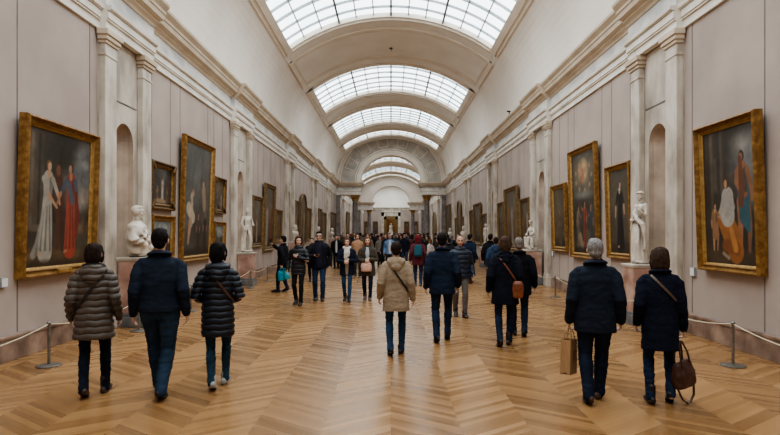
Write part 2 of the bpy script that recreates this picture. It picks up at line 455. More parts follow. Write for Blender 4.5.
def build_shell():
    # floor
    mb = MB(); mb.quad((-HW-0.1,Y0,0),(HW+0.1,Y0,0),(HW+0.1,Y1+8,0),(-HW-0.1,Y1+8,0))
    struct(mb.build('floor', M['parquet']))
    # side walls
    for side, s in (('left', -1), ('right', 1)):
        mb = MB()
        cuts = [Y0] + [y for b in BAYS+FARBAYS for y in b] + [Y1]
        for i in range(0, len(cuts), 2):
            a, b = cuts[i], cuts[i+1]
            mb.box(min(s*HW, s*(HW+0.3)), max(s*HW, s*(HW+0.3)), a, b, 0, 6.7)
        for y in SEAMS:
            if any(b[0] <= y <= b[1] for b in BAYS): continue
            mb.box(min(s*(HW-0.004), s*(HW+0.01)), max(s*(HW-0.004), s*(HW+0.01)), y-0.011, y+0.011, 0.37, 5.46, 1)
        struct(mb.build('wall_'+side, [M['fabric_wall'], M['seam']]))
        # baseboard, stopping at the stone bays
        mb = MB()
        for i in range(0, len(cuts), 2):
            a, b = cuts[i], cuts[i+1]
            x0, x1 = s*(HW-0.05), s*HW
            mb.box(min(x0,x1), max(x0,x1), a, b, 0, 0.31)
            x0 = s*(HW-0.065)
            mb.box(min(x0,x1), max(x0,x1), a, b, 0.31, 0.35)
        struct(mb.build('baseboard_'+side, M['base_marble'], bevel=0.006))
    mb = MB(); mb.box(-HW-0.3, HW+0.3, Y0-0.3, Y0, 0, 11.3)
    struct(mb.build('wall_back', M['fabric_wall']))
    # entablature: extruded profiles
    arch = [(0,5.45),(0.05,5.45),(0.05,5.6),(0.085,5.6),(0.085,5.61),(0.075,5.625),(0.075,5.64),(0.10,5.64),(0.10,5.77),(0.15,5.80),(0.16,5.86),(0.05,5.88),(0,5.88)]
    frz = [(0,5.88),(0.05,5.88),(0.05,6.2),(0,6.2)]
    cor = [(0,6.2),(0.08,6.2),(0.10,6.25),(0.17,6.29),(0.17,6.33),(0.27,6.36),(0.29,6.46),(0.31,6.47),(0.32,6.53),(0.40,6.62),(0.41,6.68),(0,6.72)]
    def extr(mb, prof, s, a, b, off=0.0):
        v = []
        for y in (a, b):
            for d, z in prof:
                dd = d + (off if d > 0 else 0)
                v.append((s*(HW-dd), y, z))
        n = len(prof)
        f = [(i, (i+1)%n, n+(i+1)%n, n+i) for i in range(n)] + [tuple(range(n-1,-1,-1)), tuple(range(n, 2*n))]
        mb.add(v, f)
    tn = [0]
    def trim(mb, mt, bevel=0, fixn=False, smooth=False):
        tn[0] += 1
        return struct(mb.build('trim_%d' % tn[0], mt, bevel=bevel, fixn=fixn, smooth=smooth))
    for s in (-1, 1):
        for prof, mt in ((arch,'architrave'),(frz,'frieze'),(cor,'cornice')):
            mb = MB(); extr(mb, prof, s, Y0, Y1)
            for b in BAYS + FARBAYS: extr(mb, prof, s, b[0]-0.04, b[1]+0.04, 0.13)
            trim(mb, M[mt], fixn=True)
        # gilt-dark groove line on the architrave
        mb = MB()
        x0, x1 = s*(HW-0.105), s*(HW-0.09); mb.box(min(x0,x1), max(x0,x1), Y0, Y1, 5.765, 5.78)
        for b in BAYS:
            x0, x1 = s*(HW-0.235), s*(HW-0.2); mb.box(min(x0,x1), max(x0,x1), b[0]-0.04, b[1]+0.04, 5.765, 5.78)
        trim(mb, M['grey_stone'])
        # stone bays: pilasters, panel, niche
        for bi, (a, b) in enumerate(BAYS + FARBAYS):
            pw = min(0.42, (b-a)*0.22)
            # panel with niche hole
            xw = s*(HW-0.03)
            yc = (a+pw+b-pw)/2 ; nw = min(0.38, (b-a-2*pw)*0.36)
            zb, zs = 1.25, 3.55
            mb = MB()
            pa, pb = a, b
            K = 14
            arcp = [(yc + nw*math.cos(PI - PI*k/K), zs + nw*math.sin(PI*k/K)) for k in range(K+1)]
            def q(y, z): return (xw, y, z)
            mb.quad(q(pa,0),q(pb,0),q(pb,zb),q(pa,zb))
            mb.quad(q(pa,zb),q(yc-nw,zb),q(yc-nw,zs),q(pa,zs))
            mb.quad(q(yc+nw,zb),q(pb,zb),q(pb,zs),q(yc+nw,zs))
            top = 5.46
            outer = []
            for k in range(K+1):
                t = k/K
                if t < 0.25: outer.append((pa, zs + (top-zs)*t/0.25))
                elif t > 0.75: outer.append((pb, zs + (top-zs)*(1-t)/0.25))
                else: outer.append((pa + (pb-pa)*(t-0.25)/0.5, top))
            # make sure corners hit
            for k in range(K):
                mb.quad(q(*arcp[k]), q(*arcp[k+1]), q(*outer[k+1]), q(*outer[k]))
            for c, kk in (((pa, top), 0.25), ((pb, top), 0.75)):
                k0 = int(K*kk); mb.add([q(*outer[k0]), q(*outer[k0+1]), q(*c)], [(0,1,2)])
            for ye in (a, b): mb.quad((xw,ye,0),(s*(HW+0.05),ye,0),(s*(HW+0.05),ye,5.5),(xw,ye,5.5))
            # architrave of the panel: incised line
            mb.box(min(xw, xw-s*0.012), max(xw, xw-s*0.012), yc-nw-0.12, yc+nw+0.12, 4.3, 4.325, 1)
            # niche interior
            J = 10
            rows = []
            for k in range(J+1):
                ang = PI*k/J
                rows.append((yc - nw*math.cos(ang), xw + s*nw*0.85*math.sin(ang)))
            for k in range(J):
                (ya, xa), (yb_, xb) = rows[k], rows[k+1]
                mb.quad((xa,ya,zb),(xb,yb_,zb),(xb,yb_,zs),(xa,ya,zs), 2)
                for l in range(8):
                    a0, a1 = PI/2*l/8, PI/2*(l+1)/8
                    def dp(k_, al):
                        ang = PI*k_/J
                        return (xw + s*nw*0.85*math.sin(ang)*math.cos(al), yc - nw*math.cos(ang)*math.cos(al), zs + nw*math.sin(al))
                    # quarter dome
                    mb.quad(dp(k,a0), dp(k+1,a0), dp(k+1,a1), dp(k,a1), 2)
            mb.add([(x, y, zb) for y, x in rows], [tuple(range(J+1))], 1)
            trim(mb, [M['stone_grey'], M['grey_stone'], M['niche']])
            # pilasters (shaft, base, capital)
            for (ya, yb_) in ((a, a+pw), (b-pw, b)):
                mb = MB()
                def bx(d, e, z0, z1, mi=0):
                    x0, x1 = s*(HW-0.03), s*(HW-0.03-d)
                    mb.box(min(x0,x1), max(x0,x1), ya-e, yb_+e, z0, z1, mi)
                bx(0.12, 0, 0.0, 5.0)
                bx(0.15, 0.03, 0.0, 0.36); bx(0.14, 0.02, 0.36, 0.42)
                bx(0.135, 0.015, 4.98, 5.03)
                bx(0.12, 0.0, 5.0, 5.2); bx(0.15, 0.03, 5.2, 5.26, 1); bx(0.18, 0.06, 5.26, 5.34, 1); bx(0.21, 0.09, 5.34, 5.45, 1)
                trim(mb, [M['stone'], M['cornice']], bevel=0.012)
    # vault
    mb = MB()
    edges = sorted(set([Y0, Y1] + [y for k in SKY for y in k]))
    nr = prof_normals(PROF)
    for a, b in zip(edges[:-1], edges[1:]):
        sky = any(k[0] <= a and b <= k[1] for k in SKY)
        for i in range(NP-1):
            top = MID-12 <= i < MID+12
            if sky and top: continue
            p, q2 = PROF[i], PROF[i+1]
            mb.quad((p[0],a,p[1]),(p[0],b,p[1]),(q2[0],b,q2[1]),(q2[0],a,q2[1]), 1 if top else 0)
    o = struct(mb.build('ceiling', [M['plaster'], M['beige']], smooth=True))
    # ribs between the skylights: sunk panels outlined by mouldings
    for a, b in ((23.6,29.9),(35.9,39.6),(45.8,48.9),(70.5,75.5)):
        mb = MB()
        g = (b-a)*0.17
        for (u0, u1, k, o1) in ((a+g, a+g+0.20, 13, -0.07), (b-g-0.20, b-g, 13, -0.07), (a+g+0.32, a+g+0.40, 13, -0.04), (b-g-0.40, b-g-0.32, 13, -0.04)):
            arc_strip(mb, k, u0, u1, 0.01, o1)
        for sgn in (-13, 13):
            long_bar(mb, sgn, a+g, b-g, 0.20, 0.01, -0.07)
        for sgn in (-12, 12):
            long_bar(mb, sgn, a+g+0.36, b-g-0.36, 0.09, 0.01, -0.04)
        trim(mb, M['mould'], fixn=True)
    # skylights
    for i, (a, b) in enumerate(SKY):
        mb = MB()
        for (y0, y1) in ((a-0.16, a+0.06), (b-0.06, b+0.16)): arc_strip(mb, 13, y0, y1, 0.30, -0.10)
        for (y0, y1) in ((a+0.06, a+0.2), (b-0.2, b-0.06)): arc_strip(mb, 12, y0, y1, 0.30, -0.02)
        for sgn in (-1, 1):
            long_bar(mb, sgn*12, a-0.16, b+0.16, 0.26, 0.30, -0.10); long_bar(mb, sgn*13, a-0.1, b+0.1, 0.2, 0.02, -0.05)
        fr = struct(mb.build('window_%d' % (i+1), M['mould'], fixn=True))
        mb = MB(); P = sub_profile(12); nn_ = nr[MID-12:MID+13]
        Q = [(p[0]+n.x*0.16, p[1]+n.y*0.16) for p, n in zip(P, nn_)]
        for k in range(24):
            mb.quad((Q[k][0],a,Q[k][1]),(Q[k+1][0],a,Q[k+1][1]),(Q[k+1][0],b,Q[k+1][1]),(Q[k][0],b,Q[k][1]))
        pane = mb.build('pane', M['glass'], fr, smooth=True)
        mb = MB()
        for k in (-12,-8,-6,-4,4,6,8,12):
            pass
        for k in range(-12, 13):
            if k % 6 == 0: long_bar(mb, k, a, b, 0.08, 0.16, 0.02, 1)
            elif k % 2 == 0: long_bar(mb, k, a, b, 0.045, 0.16, 0.08)
        nrow = max(2, round((b-a)/0.95))
        for r in range(1, nrow):
            y = a + (b-a)*r/nrow
            w = 0.055 if r % 3 == 0 else 0.03
            arc_strip(mb, 12, y-w/2, y+w/2, 0.155, 0.06)
        mb.build('muntin', [M['muntin'], M['muntin_dark']], fr, fixn=True)
    # arch screens
    AA, BB = 2.95, 2.6
    zsp = 6.68
    for si, ys in enumerate(SCREENS):
        K = 40
        inner = [(AA*math.cos(PI*k/K), zsp + BB*math.sin(PI*k/K)) for k in range(K+1)]
        # outer points along same polar angle, on the vault
        angs = [math.atan2(p[1]-zsp+0.0001, p[0]) for p in PROF[::-1]]
        rr = [math.hypot(p[0], p[1]-zsp) for p in PROF[::-1]]
        outer = []
        for k in range(K+1):
            th = min(max(PI*k/K, 0.0), PI)
            r = float(np.interp(th, angs, rr))
            outer.append((r*math.cos(th), zsp + r*math.sin(th)))
        def ringpt(k, t): return (inner[k][0]*(1-t)+outer[k][0]*t, inner[k][1]*(1-t)+outer[k][1]*t)
        mb = MB()
        for k in range(K):
            for y in (ys, ys+SD):
                mb.quad(*[(p[0], y, p[1]) for p in (inner[k], inner[k+1], outer[k+1], outer[k])], 0)
            mb.quad((inner[k][0],ys,inner[k][1]),(inner[k+1][0],ys,inner[k+1][1]),(inner[k+1][0],ys+SD,inner[k+1][1]),(inner[k][0],ys+SD,inner[k][1]), 1)
        struct(mb.build('wall_screen', [M['lunette_grey'] if si == 0 else M['beige'], M['beige']], smooth=False))
        def ringbar(t0, t1, d, mi=0):
            v = []
            for k in range(K+1):
                p, q2 = ringpt(k, t0), ringpt(k, t1)
                v += [(p[0],ys,p[1]),(p[0],ys-d,p[1]),(q2[0],ys-d,q2[1]),(q2[0],ys,q2[1])]
            f = []
            for k in range(K):
                for j in range(4): f.append((k*4+j, k*4+(j+1)%4, (k+1)*4+(j+1)%4, (k+1)*4+j))
            mb.add(v, f, mi)
        mb = MB()
        ringbar(0, 0.10, 0.07); ringbar(0.10, 0.17, 0.12); ringbar(0.20, 0.24, 0.05); ringbar(0.82, 0.88, 0.06); ringbar(0.90, 1.0, 0.12)
        for k in range(3, K-2, 6):      # coffers in the ring
            p = [ringpt(k, 0.32), ringpt(k+3, 0.32), ringpt(k+3, 0.74), ringpt(k, 0.74)]
            for a, b in zip(p, p[1:]+p[:1]):
                mb.tube([(a[0], ys-0.02, a[1]), (b[0], ys-0.02, b[1])], [0.035,0.035], n=4, rnd=False)
        trim(mb, M['mould'], fixn=True)
        for s in (-1, 1):
            mb = MB()
            def bx(xa, xb, z0, z1, e, mi):
                x0, x1 = s*xa, s*xb
                mb.box(min(x0,x1), max(x0,x1), ys-e, ys+SD+e, z0, z1, mi)
            bx(AA, HW, 5.45, 5.85, 0, 0); bx(AA-0.03, HW, 5.80, 5.88, 0.06, 0); bx(AA, HW, 5.88, 6.2, 0.0, 1)
            bx(AA-0.1, HW, 6.2, 6.34, 0.12, 2); bx(AA-0.24, HW, 6.34, 6.5, 0.26, 2); bx(AA-0.32, HW, 6.5, 6.68, 0.36, 2)
            trim(mb, [M['architrave'], M['frieze'], M['cornice']], bevel=0.02)
            mb = MB()
            x0, x1 = s*4.92, s*HW
            mb.box(min(x0,x1), max(x0,x1), ys+0.1, ys+SD-0.1, 0, 5.3)
            x0 = s*4.85; mb.box(min(x0,x1), max(x0,x1), ys+0.04, ys+SD-0.04, 5.2, 5.45)
            trim(mb, M['col_marble'], bevel=0.01)
            # free-standing column
            c = empty('marble_column', (s*3.5, ys+0.7, 0))
            tag(c, '%s grey marble column with gilded capital under the %s archway' % ('left' if s < 0 else 'right', ('nearer', 'farther')[si]), 'column', 'columns of the archways')
            mb = MB(); mb.box(-0.4,0.4,-0.4,0.4,0,0.25); mb.lathe([(0.38,0.25),(0.4,0.3),(0.38,0.36),(0.33,0.38),(0.33,0.42),(0.36,0.45),(0.35,0.5),(0.29,0.52)])
            mb.build('base', M['stone'], c, smooth=False)
            mb = MB(); mb.lathe([(0.285,0.52),(0.29,1.5),(0.283,3.0),(0.262,4.2),(0.25,4.85),(0.27,4.87),(0.27,4.92)], n=32)
            mb.build('shaft', M['col_marble'], c, smooth=True)
            mb = MB(); mb.lathe([(0.25,4.92),(0.27,5.0),(0.26,5.1),(0.3,5.18),(0.36,5.24),(0.4,5.3)]); mb.box(-0.42,0.42,-0.42,0.42,5.3,5.45)
            for k in range(8):
                a = 2*PI*k/8
                mb.tube([(0.26*math.cos(a),0.26*math.sin(a),4.94),(0.30*math.cos(a),0.30*math.sin(a),5.1),(0.38*math.cos(a),0.38*math.sin(a),5.2),(0.42*math.cos(a),0.42*math.sin(a),5.15)], [0.05,0.05,0.04,0.02], n=6)
            mb.build('capital', M['gilt_cap'], c, smooth=False)
    # end wall with portal
    mb = MB()
    mb.box(-HW-0.3, -0.85, Y1, Y1+0.4, 0, 11.3); mb.box(0.85, HW+0.3, Y1, Y1+0.4, 0, 11.3); mb.box(-0.85, 0.85, Y1, Y1+0.4, 4.4, 11.3)
    struct(mb.build('wall_far', M['beige']))
    mb = MB()
    for s in (-1, 1):
        x0, x1 = s*1.85, s*HW
        mb.box(min(x0,x1), max(x0,x1), Y1-0.03, Y1, 0, 6.1)
    trim(mb, M['fabric_wall'])
    mb = MB()
    mb.box(-HW, HW, Y1-0.12, Y1, 6.1, 6.5); mb.box(-HW, HW, Y1-0.3, Y1, 6.5, 6.75)
    for s in (-1, 1):
        x0, x1 = s*1.35, s*1.85; mb.box(min(x0,x1), max(x0,x1), Y1-0.1, Y1, 0, 5.9)
        x0, x1 = s*4.0, s*4.3; mb.box(min(x0,x1), max(x0,x1), Y1-0.15, Y1, 0, 6.1)
    mb.box(-1.85, 1.85, Y1-0.1, Y1, 5.0, 5.9); mb.box(-1.95, 1.95, Y1-0.2, Y1, 5.75, 6.0)
    trim(mb, M['stone'], bevel=0.02)
    mb = MB()
    for s in (-1, 1):
        x0, x1 = s*0.85, s*1.35; mb.box(min(x0,x1), max(x0,x1), Y1-0.14, Y1+0.3, 0, 4.95)
    mb.box(-1.35, 1.35, Y1-0.14, Y1+0.3, 4.35, 4.95)
    struct(mb.build('door_1', M['old_gold'], bevel=0.03))
    # the room beyond the portal
    mb = MB()
    mb.box(-3, 3, Y1+7.8, Y1+8, 0, 6); mb.box(-3.1, -3, Y1+0.4, Y1+8, 0, 6); mb.box(3, 3.1, Y1+0.4, Y1+8, 0, 6); mb.box(-3, 3, Y1+0.4, Y1+8, 5.9, 6)
    struct(mb.build('wall_beyond', M['old_gold']))
    l = bpy.data.lights.new('room_fill', 'POINT'); l.energy = 260; l.shadow_soft_size = 0.3; l.color = (1.0, 0.82, 0.6)  # added warm fill light, no visible fixture, to brighten the doorway
    lo = bpy.data.objects.new('room_fill', l); COL.objects.link(lo); lo.location = (1.8, Y1+4, 5.2); struct(lo)
build_shell()
# ------------------------------------------------------------------ painted canvases
class Canvas:
    def __init__(self, nx, nz_, w, h, base, seed=0):
        self.nx, self.nz, self.w, self.h = nx, nz_, w, h
        xs = np.linspace(0, w, nx); zs = np.linspace(0, h, nz_)
        self.X, self.Z = np.meshgrid(xs, zs)
        self.A = np.zeros((nz_, nx, 3)) + np.array(base, float)
        self.rs = np.random.RandomState(seed)
        self.px = 1.2*h/nz_
    def mix(self, a, col):
        a = np.clip(a, 0, 1)[..., None]
        self.A = self.A*(1-a) + np.array(col, float)*a
    def blob(self, x, z, rx, rz, col, soft=0.5, op=1.0, ang=0):
        c, s = math.cos(ang), math.sin(ang)
        dx, dz = self.X-x*self.w, self.Z-z*self.h
        u, v = (dx*c+dz*s)/(rx*self.h), (-dx*s+dz*c)/(rz*self.h)
        d = np.sqrt(u*u+v*v)
        self.mix(op*np.clip((1-d)/max(soft, 0.02)+0.5*(soft < 0.1), 0, 1), col)
    def rect(self, x0, x1, z0, z1, col, soft=0.01, op=1.0):
        s = max(soft*self.h, self.px*0.5)
        f = np.minimum.reduce([(self.X-x0*self.w)/s, (x1*self.w-self.X)/s, (self.Z-z0*self.h)/s, (z1*self.h-self.Z)/s])
        self.mix(op*np.clip(f+0.5, 0, 1), col)
    def stroke(self, pts, r, col, op=1.0):
        """pts in (x/w, z/h); r in units of h, one per point"""
        if not isinstance(r, (list, tuple)): r = [r]*len(pts)
        best = np.full(self.X.shape, 9.0)
        for (a, b, ra, rb) in zip(pts[:-1], pts[1:], r[:-1], r[1:]):
            ax, az, bx, bz = a[0]*self.w, a[1]*self.h, b[0]*self.w, b[1]*self.h
            L = (bx-ax)**2+(bz-az)**2+1e-9
            t = np.clip(((self.X-ax)*(bx-ax)+(self.Z-az)*(bz-az))/L, 0, 1)
            d = np.hypot(self.X-ax-t*(bx-ax), self.Z-az-t*(bz-az)) - (ra+(rb-ra)*t)*self.h
            best = np.minimum(best, d)
        s = max(0.008*self.h, self.px*0.6)
        self.mix(op*np.clip(0.5-best/s, 0, 1), col)
    def noise(self, amt, f=6):
        out = np.zeros(self.X.shape)
        for k, (ff, a) in enumerate(((f, 1), (f*2.3, 0.6), (f*5, 0.4))):
            ph = self.rs.rand(4)*20
            for i in range(self.nz):
                for j in range(self.nx):
                    out[i, j] += a*mnoise.noise(Vector((self.X[i,j]*ff/self.h+ph[0], self.Z[i,j]*ff/self.h+ph[1], ph[2])))
        self.A = self.A*(1+amt*out[..., None])
    def figure(self, x, z, ht, robe, skin=(164,122,94), hair=(52,36,26), lean=0.0, arm=None, arm2=None, skirt=None, wide=1.0, legs=False, sleeve=None):
        """standing figure: foot point (x,z), height ht in canvas heights"""
        k = self.h/self.w
        sk = skirt or robe; sh = [max(c*0.55, 0) for c in sk]; hl = [min(c*1.18+8, 255) for c in robe]
        def p(dx, dz): return (x + (dx*ht + lean*dz*ht)*k, z + dz*ht)
        if legs:
            self.stroke([p(-0.05,0.5), p(-0.06,0.25), p(-0.07,0.01)], [0.055*ht,0.04*ht,0.022*ht], skin)
            self.stroke([p(0.05,0.5), p(0.08,0.26), p(0.06,0.01)], [0.055*ht,0.04*ht,0.022*ht], [c*0.8 for c in skin])
            self.stroke([p(0,0.62), p(0.01,0.34)], [0.09*ht, 0.11*ht*wide], sk)
        else:
            self.stroke([p(0,0.58), p(0.0,0.3), p(0.0,0.03)], [0.075*ht, 0.11*ht*wide, 0.13*ht*wide], sk)
            for q in (-0.08, 0.0, 0.09):
                self.stroke([p(q*0.4,0.55), p(q*wide,0.05)], [0.008*ht, 0.016*ht], sh, 0.7)
            self.stroke([p(-0.04,0.55), p(-0.05*wide,0.08)], [0.012*ht, 0.022*ht], hl, 0.5)
            self.stroke([p(-0.06,0.015), p(-0.1,0.01)], 0.014*ht, skin)
        self.stroke([p(0,0.8), p(0,0.58)], [0.085*ht, 0.07*ht], robe)
        self.stroke([p(0.05,0.79), p(0.045,0.6)], [0.03*ht, 0.025*ht], sh, 0.6)
        sl = sleeve or robe
        for a_, q in ((arm, -0.08), (arm2, 0.08)):
            if a_ is None: a_ = (q*1.6, 0.48)
            e = ((q + a_[0])/2 + q*0.3, (0.79 + a_[1])/2 - 0.02)
            self.stroke([p(q,0.79), p(*e)], [0.034*ht, 0.028*ht], sl)
            self.stroke([p(*e), p(*a_)], [0.026*ht, 0.016*ht], skin)
        self.stroke([p(0,0.82), p(0.0,0.87)], 0.026*ht, skin)
        self.blob(*p(0.0,0.935), 0.045*ht, 0.06*ht, hair, 0.1)
        self.blob(*p(0.012*(1 if lean >= 0 else -1),0.922), 0.034*ht, 0.05*ht, skin, 0.15)
    def arr(self):
        a = np.clip(self.A, 0, 255)/255
        a = np.where(a <= 0.04045, a/12.92, ((a+0.055)/1.055)**2.4)
        return np.concatenate([a, np.ones(a.shape[:2]+(1,))], axis=2)

def picture(kind, nx, nz_, w, h, seed):
    dark = (38,33,28)
    c = Canvas(nx, nz_, w, h, dark, seed); rs = c.rs
    if kind == 'meeting':
        c.A[:] = (52,46,40)
        c.blob(0.88,0.74,0.46,0.40,(118,122,126),0.9); c.blob(0.95,0.52,0.3,0.14,(140,130,118),0.9,0.8); c.blob(0.72,0.90,0.22,0.07,(140,142,144),0.9,0.7); c.blob(0.90,0.80,0.2,0.05,(150,148,146),0.9,0.6)
        c.rect(0.02,0.24,0.28,0.98,(74,66,56),0.02); c.rect(0.05,0.10,0.28,0.96,(98,88,76),0.02); c.rect(0.16,0.19,0.28,0.96,(40,36,32),0.02); c.rect(0.0,0.27,0.26,0.31,(88,78,66),0.01)
        c.blob(0.48,0.84,0.26,0.18,(36,36,28),0.5); c.blob(0.58,0.95,0.22,0.12,(40,40,32),0.5); c.blob(0.40,0.70,0.14,0.12,(44,42,32),0.6); c.stroke([(0.44,0.35),(0.47,0.75),(0.53,0.9)],[0.03,0.025,0.015],(32,26,20))
        c.rect(0,1,0,0.13,(84,66,46),0.06); c.rect(0.74,1,0.13,0.33,(78,72,58),0.05,0.8); c.blob(0.90,0.28,0.12,0.06,(108,92,72),0.6); c.noise(0.30,6)
        c.blob(0.49,0.50,0.08,0.20,(92,52,36),0.4); c.stroke([(0.46,0.66),(0.51,0.35),(0.47,0.14)],[0.05,0.055,0.02],(76,44,32)); c.blob(0.46,0.72,0.035,0.05,(112,68,48),0.3); c.stroke([(0.53,0.4),(0.56,0.12)],[0.03,0.015],(60,36,28))
        c.blob(0.11,0.42,0.05,0.1,(84,66,54),0.6); c.blob(0.90,0.30,0.035,0.11,(100,76,62),0.6); c.blob(0.94,0.28,0.03,0.1,(70,56,50),0.6)
        c.stroke([(0.12,0.09),(0.20,0.16),(0.29,0.44)],[0.03,0.05,0.03],(134,132,124),0.95); c.stroke([(0.16,0.09),(0.25,0.26)],[0.01,0.012],(90,88,82),0.7)
        c.figure(0.29,0.09,0.70,(160,156,146),arm=(0.17,0.50),arm2=(0.22,0.54),hair=(104,76,46),wide=0.95,lean=0.03,skin=(184,144,114))
        c.figure(0.68,0.10,0.70,(150,58,44),arm=(-0.25,0.53),arm2=(0.14,0.47),hair=(44,28,20),skirt=(156,62,46),sleeve=(66,78,94),lean=-0.02,wide=0.85)
        c.stroke([(0.76,0.56),(0.80,0.38),(0.78,0.22)],[0.02,0.03,0.02],(112,40,32)); c.stroke([(0.64,0.62),(0.70,0.50)],[0.03,0.03],(74,84,98)); c.rect(0,1,0,0.04,(46,36,28),0.05)
    elif kind == 'family':
        c.A[:] = (46,42,38)
        c.rect(0.0,0.62,0.28,1,(54,50,46),0.04)
        for x in (0.14,0.34): c.rect(x,x+0.09,0.3,1,(88,80,70),0.02); c.rect(x+0.06,x+0.09,0.3,1,(50,46,42),0.03)
        c.blob(0.90,0.74,0.30,0.34,(122,126,128),0.9); c.blob(0.80,0.86,0.2,0.1,(146,142,138),0.9,0.8); c.blob(0.95,0.46,0.12,0.1,(82,88,84),1.0)
        c.rect(0.22,0.26,0.55,0.78,(150,132,112),0.05,0.5)
        c.rect(0,1,0,0.12,(66,54,42),0.07); c.noise(0.22,5)
        c.figure(0.78,0.1,0.72,(138,92,66),skin=(150,100,72),skirt=(44,84,98),arm=(-0.07,0.62),arm2=(0.13,0.5),hair=(40,28,22),legs=True,lean=-0.03,wide=0.75,sleeve=(140,94,68))
        c.stroke([(0.74,0.46),(0.80,0.32),(0.84,0.26)],[0.035,0.05,0.025],(48,90,104)); c.stroke([(0.72,0.76),(0.74,0.6),(0.72,0.44)],[0.02,0.03,0.03],(104,62,44))
        c.stroke([(0.40,0.34),(0.52,0.22),(0.60,0.10)],[0.09,0.10,0.09],(150,92,46)); c.stroke([(0.42,0.14),(0.62,0.12)],0.05,(128,74,40)); c.stroke([(0.5,0.3),(0.6,0.12)],[0.02,0.03],(184,124,66))
        c.stroke([(0.47,0.50),(0.46,0.36)],[0.07,0.085],(172,166,158)); c.stroke([(0.50,0.52),(0.56,0.42),(0.45,0.36)],[0.03,0.03,0.02],(160,154,148)); c.stroke([(0.42,0.50),(0.34,0.40),(0.28,0.36)],[0.03,0.025,0.015],(164,158,150))
        c.blob(0.45,0.605,0.042,0.052,(70,48,34),0.2); c.blob(0.438,0.592,0.022,0.034,(188,146,116),0.2)
        c.figure(0.21,0.1,0.36,(150,108,76),skin=(186,140,106),hair=(70,48,32),legs=True,arm2=(0.2,0.66),wide=1.1)
        c.stroke([(0.36,0.08),(0.46,0.05)],0.015,(150,132,112))
    elif kind == 'altar':
        c.A[:] = (58,56,52); c.blob(0.5,0.78,0.42,0.26,(150,140,112),1.0); c.blob(0.5,0.82,0.16,0.14,(226,198,136),1.0); c.noise(0.25,5)
        c.blob(0.46,0.78,0.07,0.10,(176,112,86),0.4); c.blob(0.50,0.86,0.035,0.035,(206,164,128),0.3); c.stroke([(0.42,0.8),(0.30,0.84)],[0.03,0.015],(190,146,112)); c.stroke([(0.55,0.80),(0.66,0.86)],[0.03,0.015],(190,146,112))
        for i in range(9):
            a = 2*PI*i/9; c.blob(0.5+0.34*math.cos(a), 0.76+0.14*math.sin(a), 0.03, 0.03, (176,140,112), 0.5)
        c.blob(0.5,0.58,0.4,0.06,(138,138,134),0.9,0.8)
        c.figure(0.52,0.10,0.42,(150,60,48),skirt=(116,48,44),hair=(60,44,34),arm=(-0.2,0.85),wide=1.1); c.figure(0.24,0.08,0.40,(120,108,92),skirt=(96,86,74),arm2=(0.15,0.7)); c.figure(0.78,0.08,0.41,(52,66,84),skirt=(60,64,70),arm=(-0.15,0.7))
        c.stroke([(0.30,0.16),(0.40,0.07)],[0.05,0.04],(136,122,102)); c.stroke([(0.62,0.18),(0.66,0.08)],[0.06,0.05],(94,80,62)); c.rect(0,1,0,0.05,(38,32,26),0.05)
    elif kind == 'man_in_black':
        c.A[:] = (72,66,58); c.blob(0.5,0.6,0.5,0.5,(92,84,72),1.0); c.rect(0,1,0,0.13,(58,50,42),0.04); c.noise(0.15,4)
        c.figure(0.52,0.07,0.80,(30,28,30),skirt=(26,25,27),arm=(-0.17,0.46),arm2=(0.15,0.5),hair=(46,36,30),skin=(198,158,128)); c.blob(0.52,0.76,0.045,0.02,(196,190,182),0.4)
    elif kind == 'ascension':
        c.A[:] = (84,84,80); c.blob(0.5,0.85,0.5,0.3,(86,90,92),1.0); c.blob(0.55,0.2,0.4,0.3,(48,42,38),1.0); c.rect(0.3,0.36,0.35,0.95,(84,80,74),0.05,0.7); c.rect(0.6,0.7,0.3,0.9,(72,68,62),0.05,0.7); c.noise(0.22,5)
        c.figure(0.28,0.28,0.34,(178,164,146),lean=0.1,arm2=(0.1,0.9),arm=(-0.12,0.6),wide=0.9); c.stroke([(0.20,0.42),(0.36,0.34)],[0.06,0.05],(188,172,152)); c.stroke([(0.26,0.3),(0.2,0.12)],[0.04,0.02],(176,140,112))
        c.stroke([(0.74,0.60),(0.78,0.44)],[0.05,0.04],(150,126,104)); c.blob(0.72,0.66,0.03,0.03,(176,140,112),0.3); c.figure(0.55,0.05,0.34,(74,60,50),skirt=(60,48,42)); c.figure(0.82,0.05,0.36,(56,46,42),skirt=(46,40,38)); c.rect(0,1,0,0.06,(44,36,30),0.05)
    elif kind == 'group':
        c.A[:] = (60,54,48); c.blob(0.55,0.8,0.4,0.3,(92,96,98),1.0); c.noise(0.25,5)
        c.figure(0.55,0.15,0.62,(186,176,164),wide=1.1); c.figure(0.30,0.1,0.42,(150,118,90),skirt=(112,74,54)); c.figure(0.78,0.1,0.44,(96,78,62)); c.stroke([(0.3,0.1),(0.7,0.08)],[0.06,0.05],(156,130,104))
    elif kind == 'landscape':
        c.A[:] = (70,66,56); c.rect(0,1,0.5,1,(128,136,138),0.2); c.blob(0.6,0.75,0.3,0.12,(168,162,150),1.0); c.blob(0.2,0.55,0.2,0.25,(50,50,38),0.6); c.blob(0.85,0.45,0.15,0.12,(62,60,46),0.6); c.rect(0,1,0,0.25,(56,48,36),0.1); c.noise(0.25,6)
        c.figure(0.5,0.12,0.3,(140,84,58))
    else:  # dark figure pieces, each different
        b = rs.randint(0, 30); c.A[:] = (78+b*0.6, 66+b*0.5, 50+b*0.4); c.blob(0.3+0.4*rs.rand(),0.75,0.4,0.3,(92+b,86+b,74+b),1.0); c.rect(0,1,0,0.15,(44,36,28),0.08); c.noise(0.25,5)
        n = 1 + seed % 3
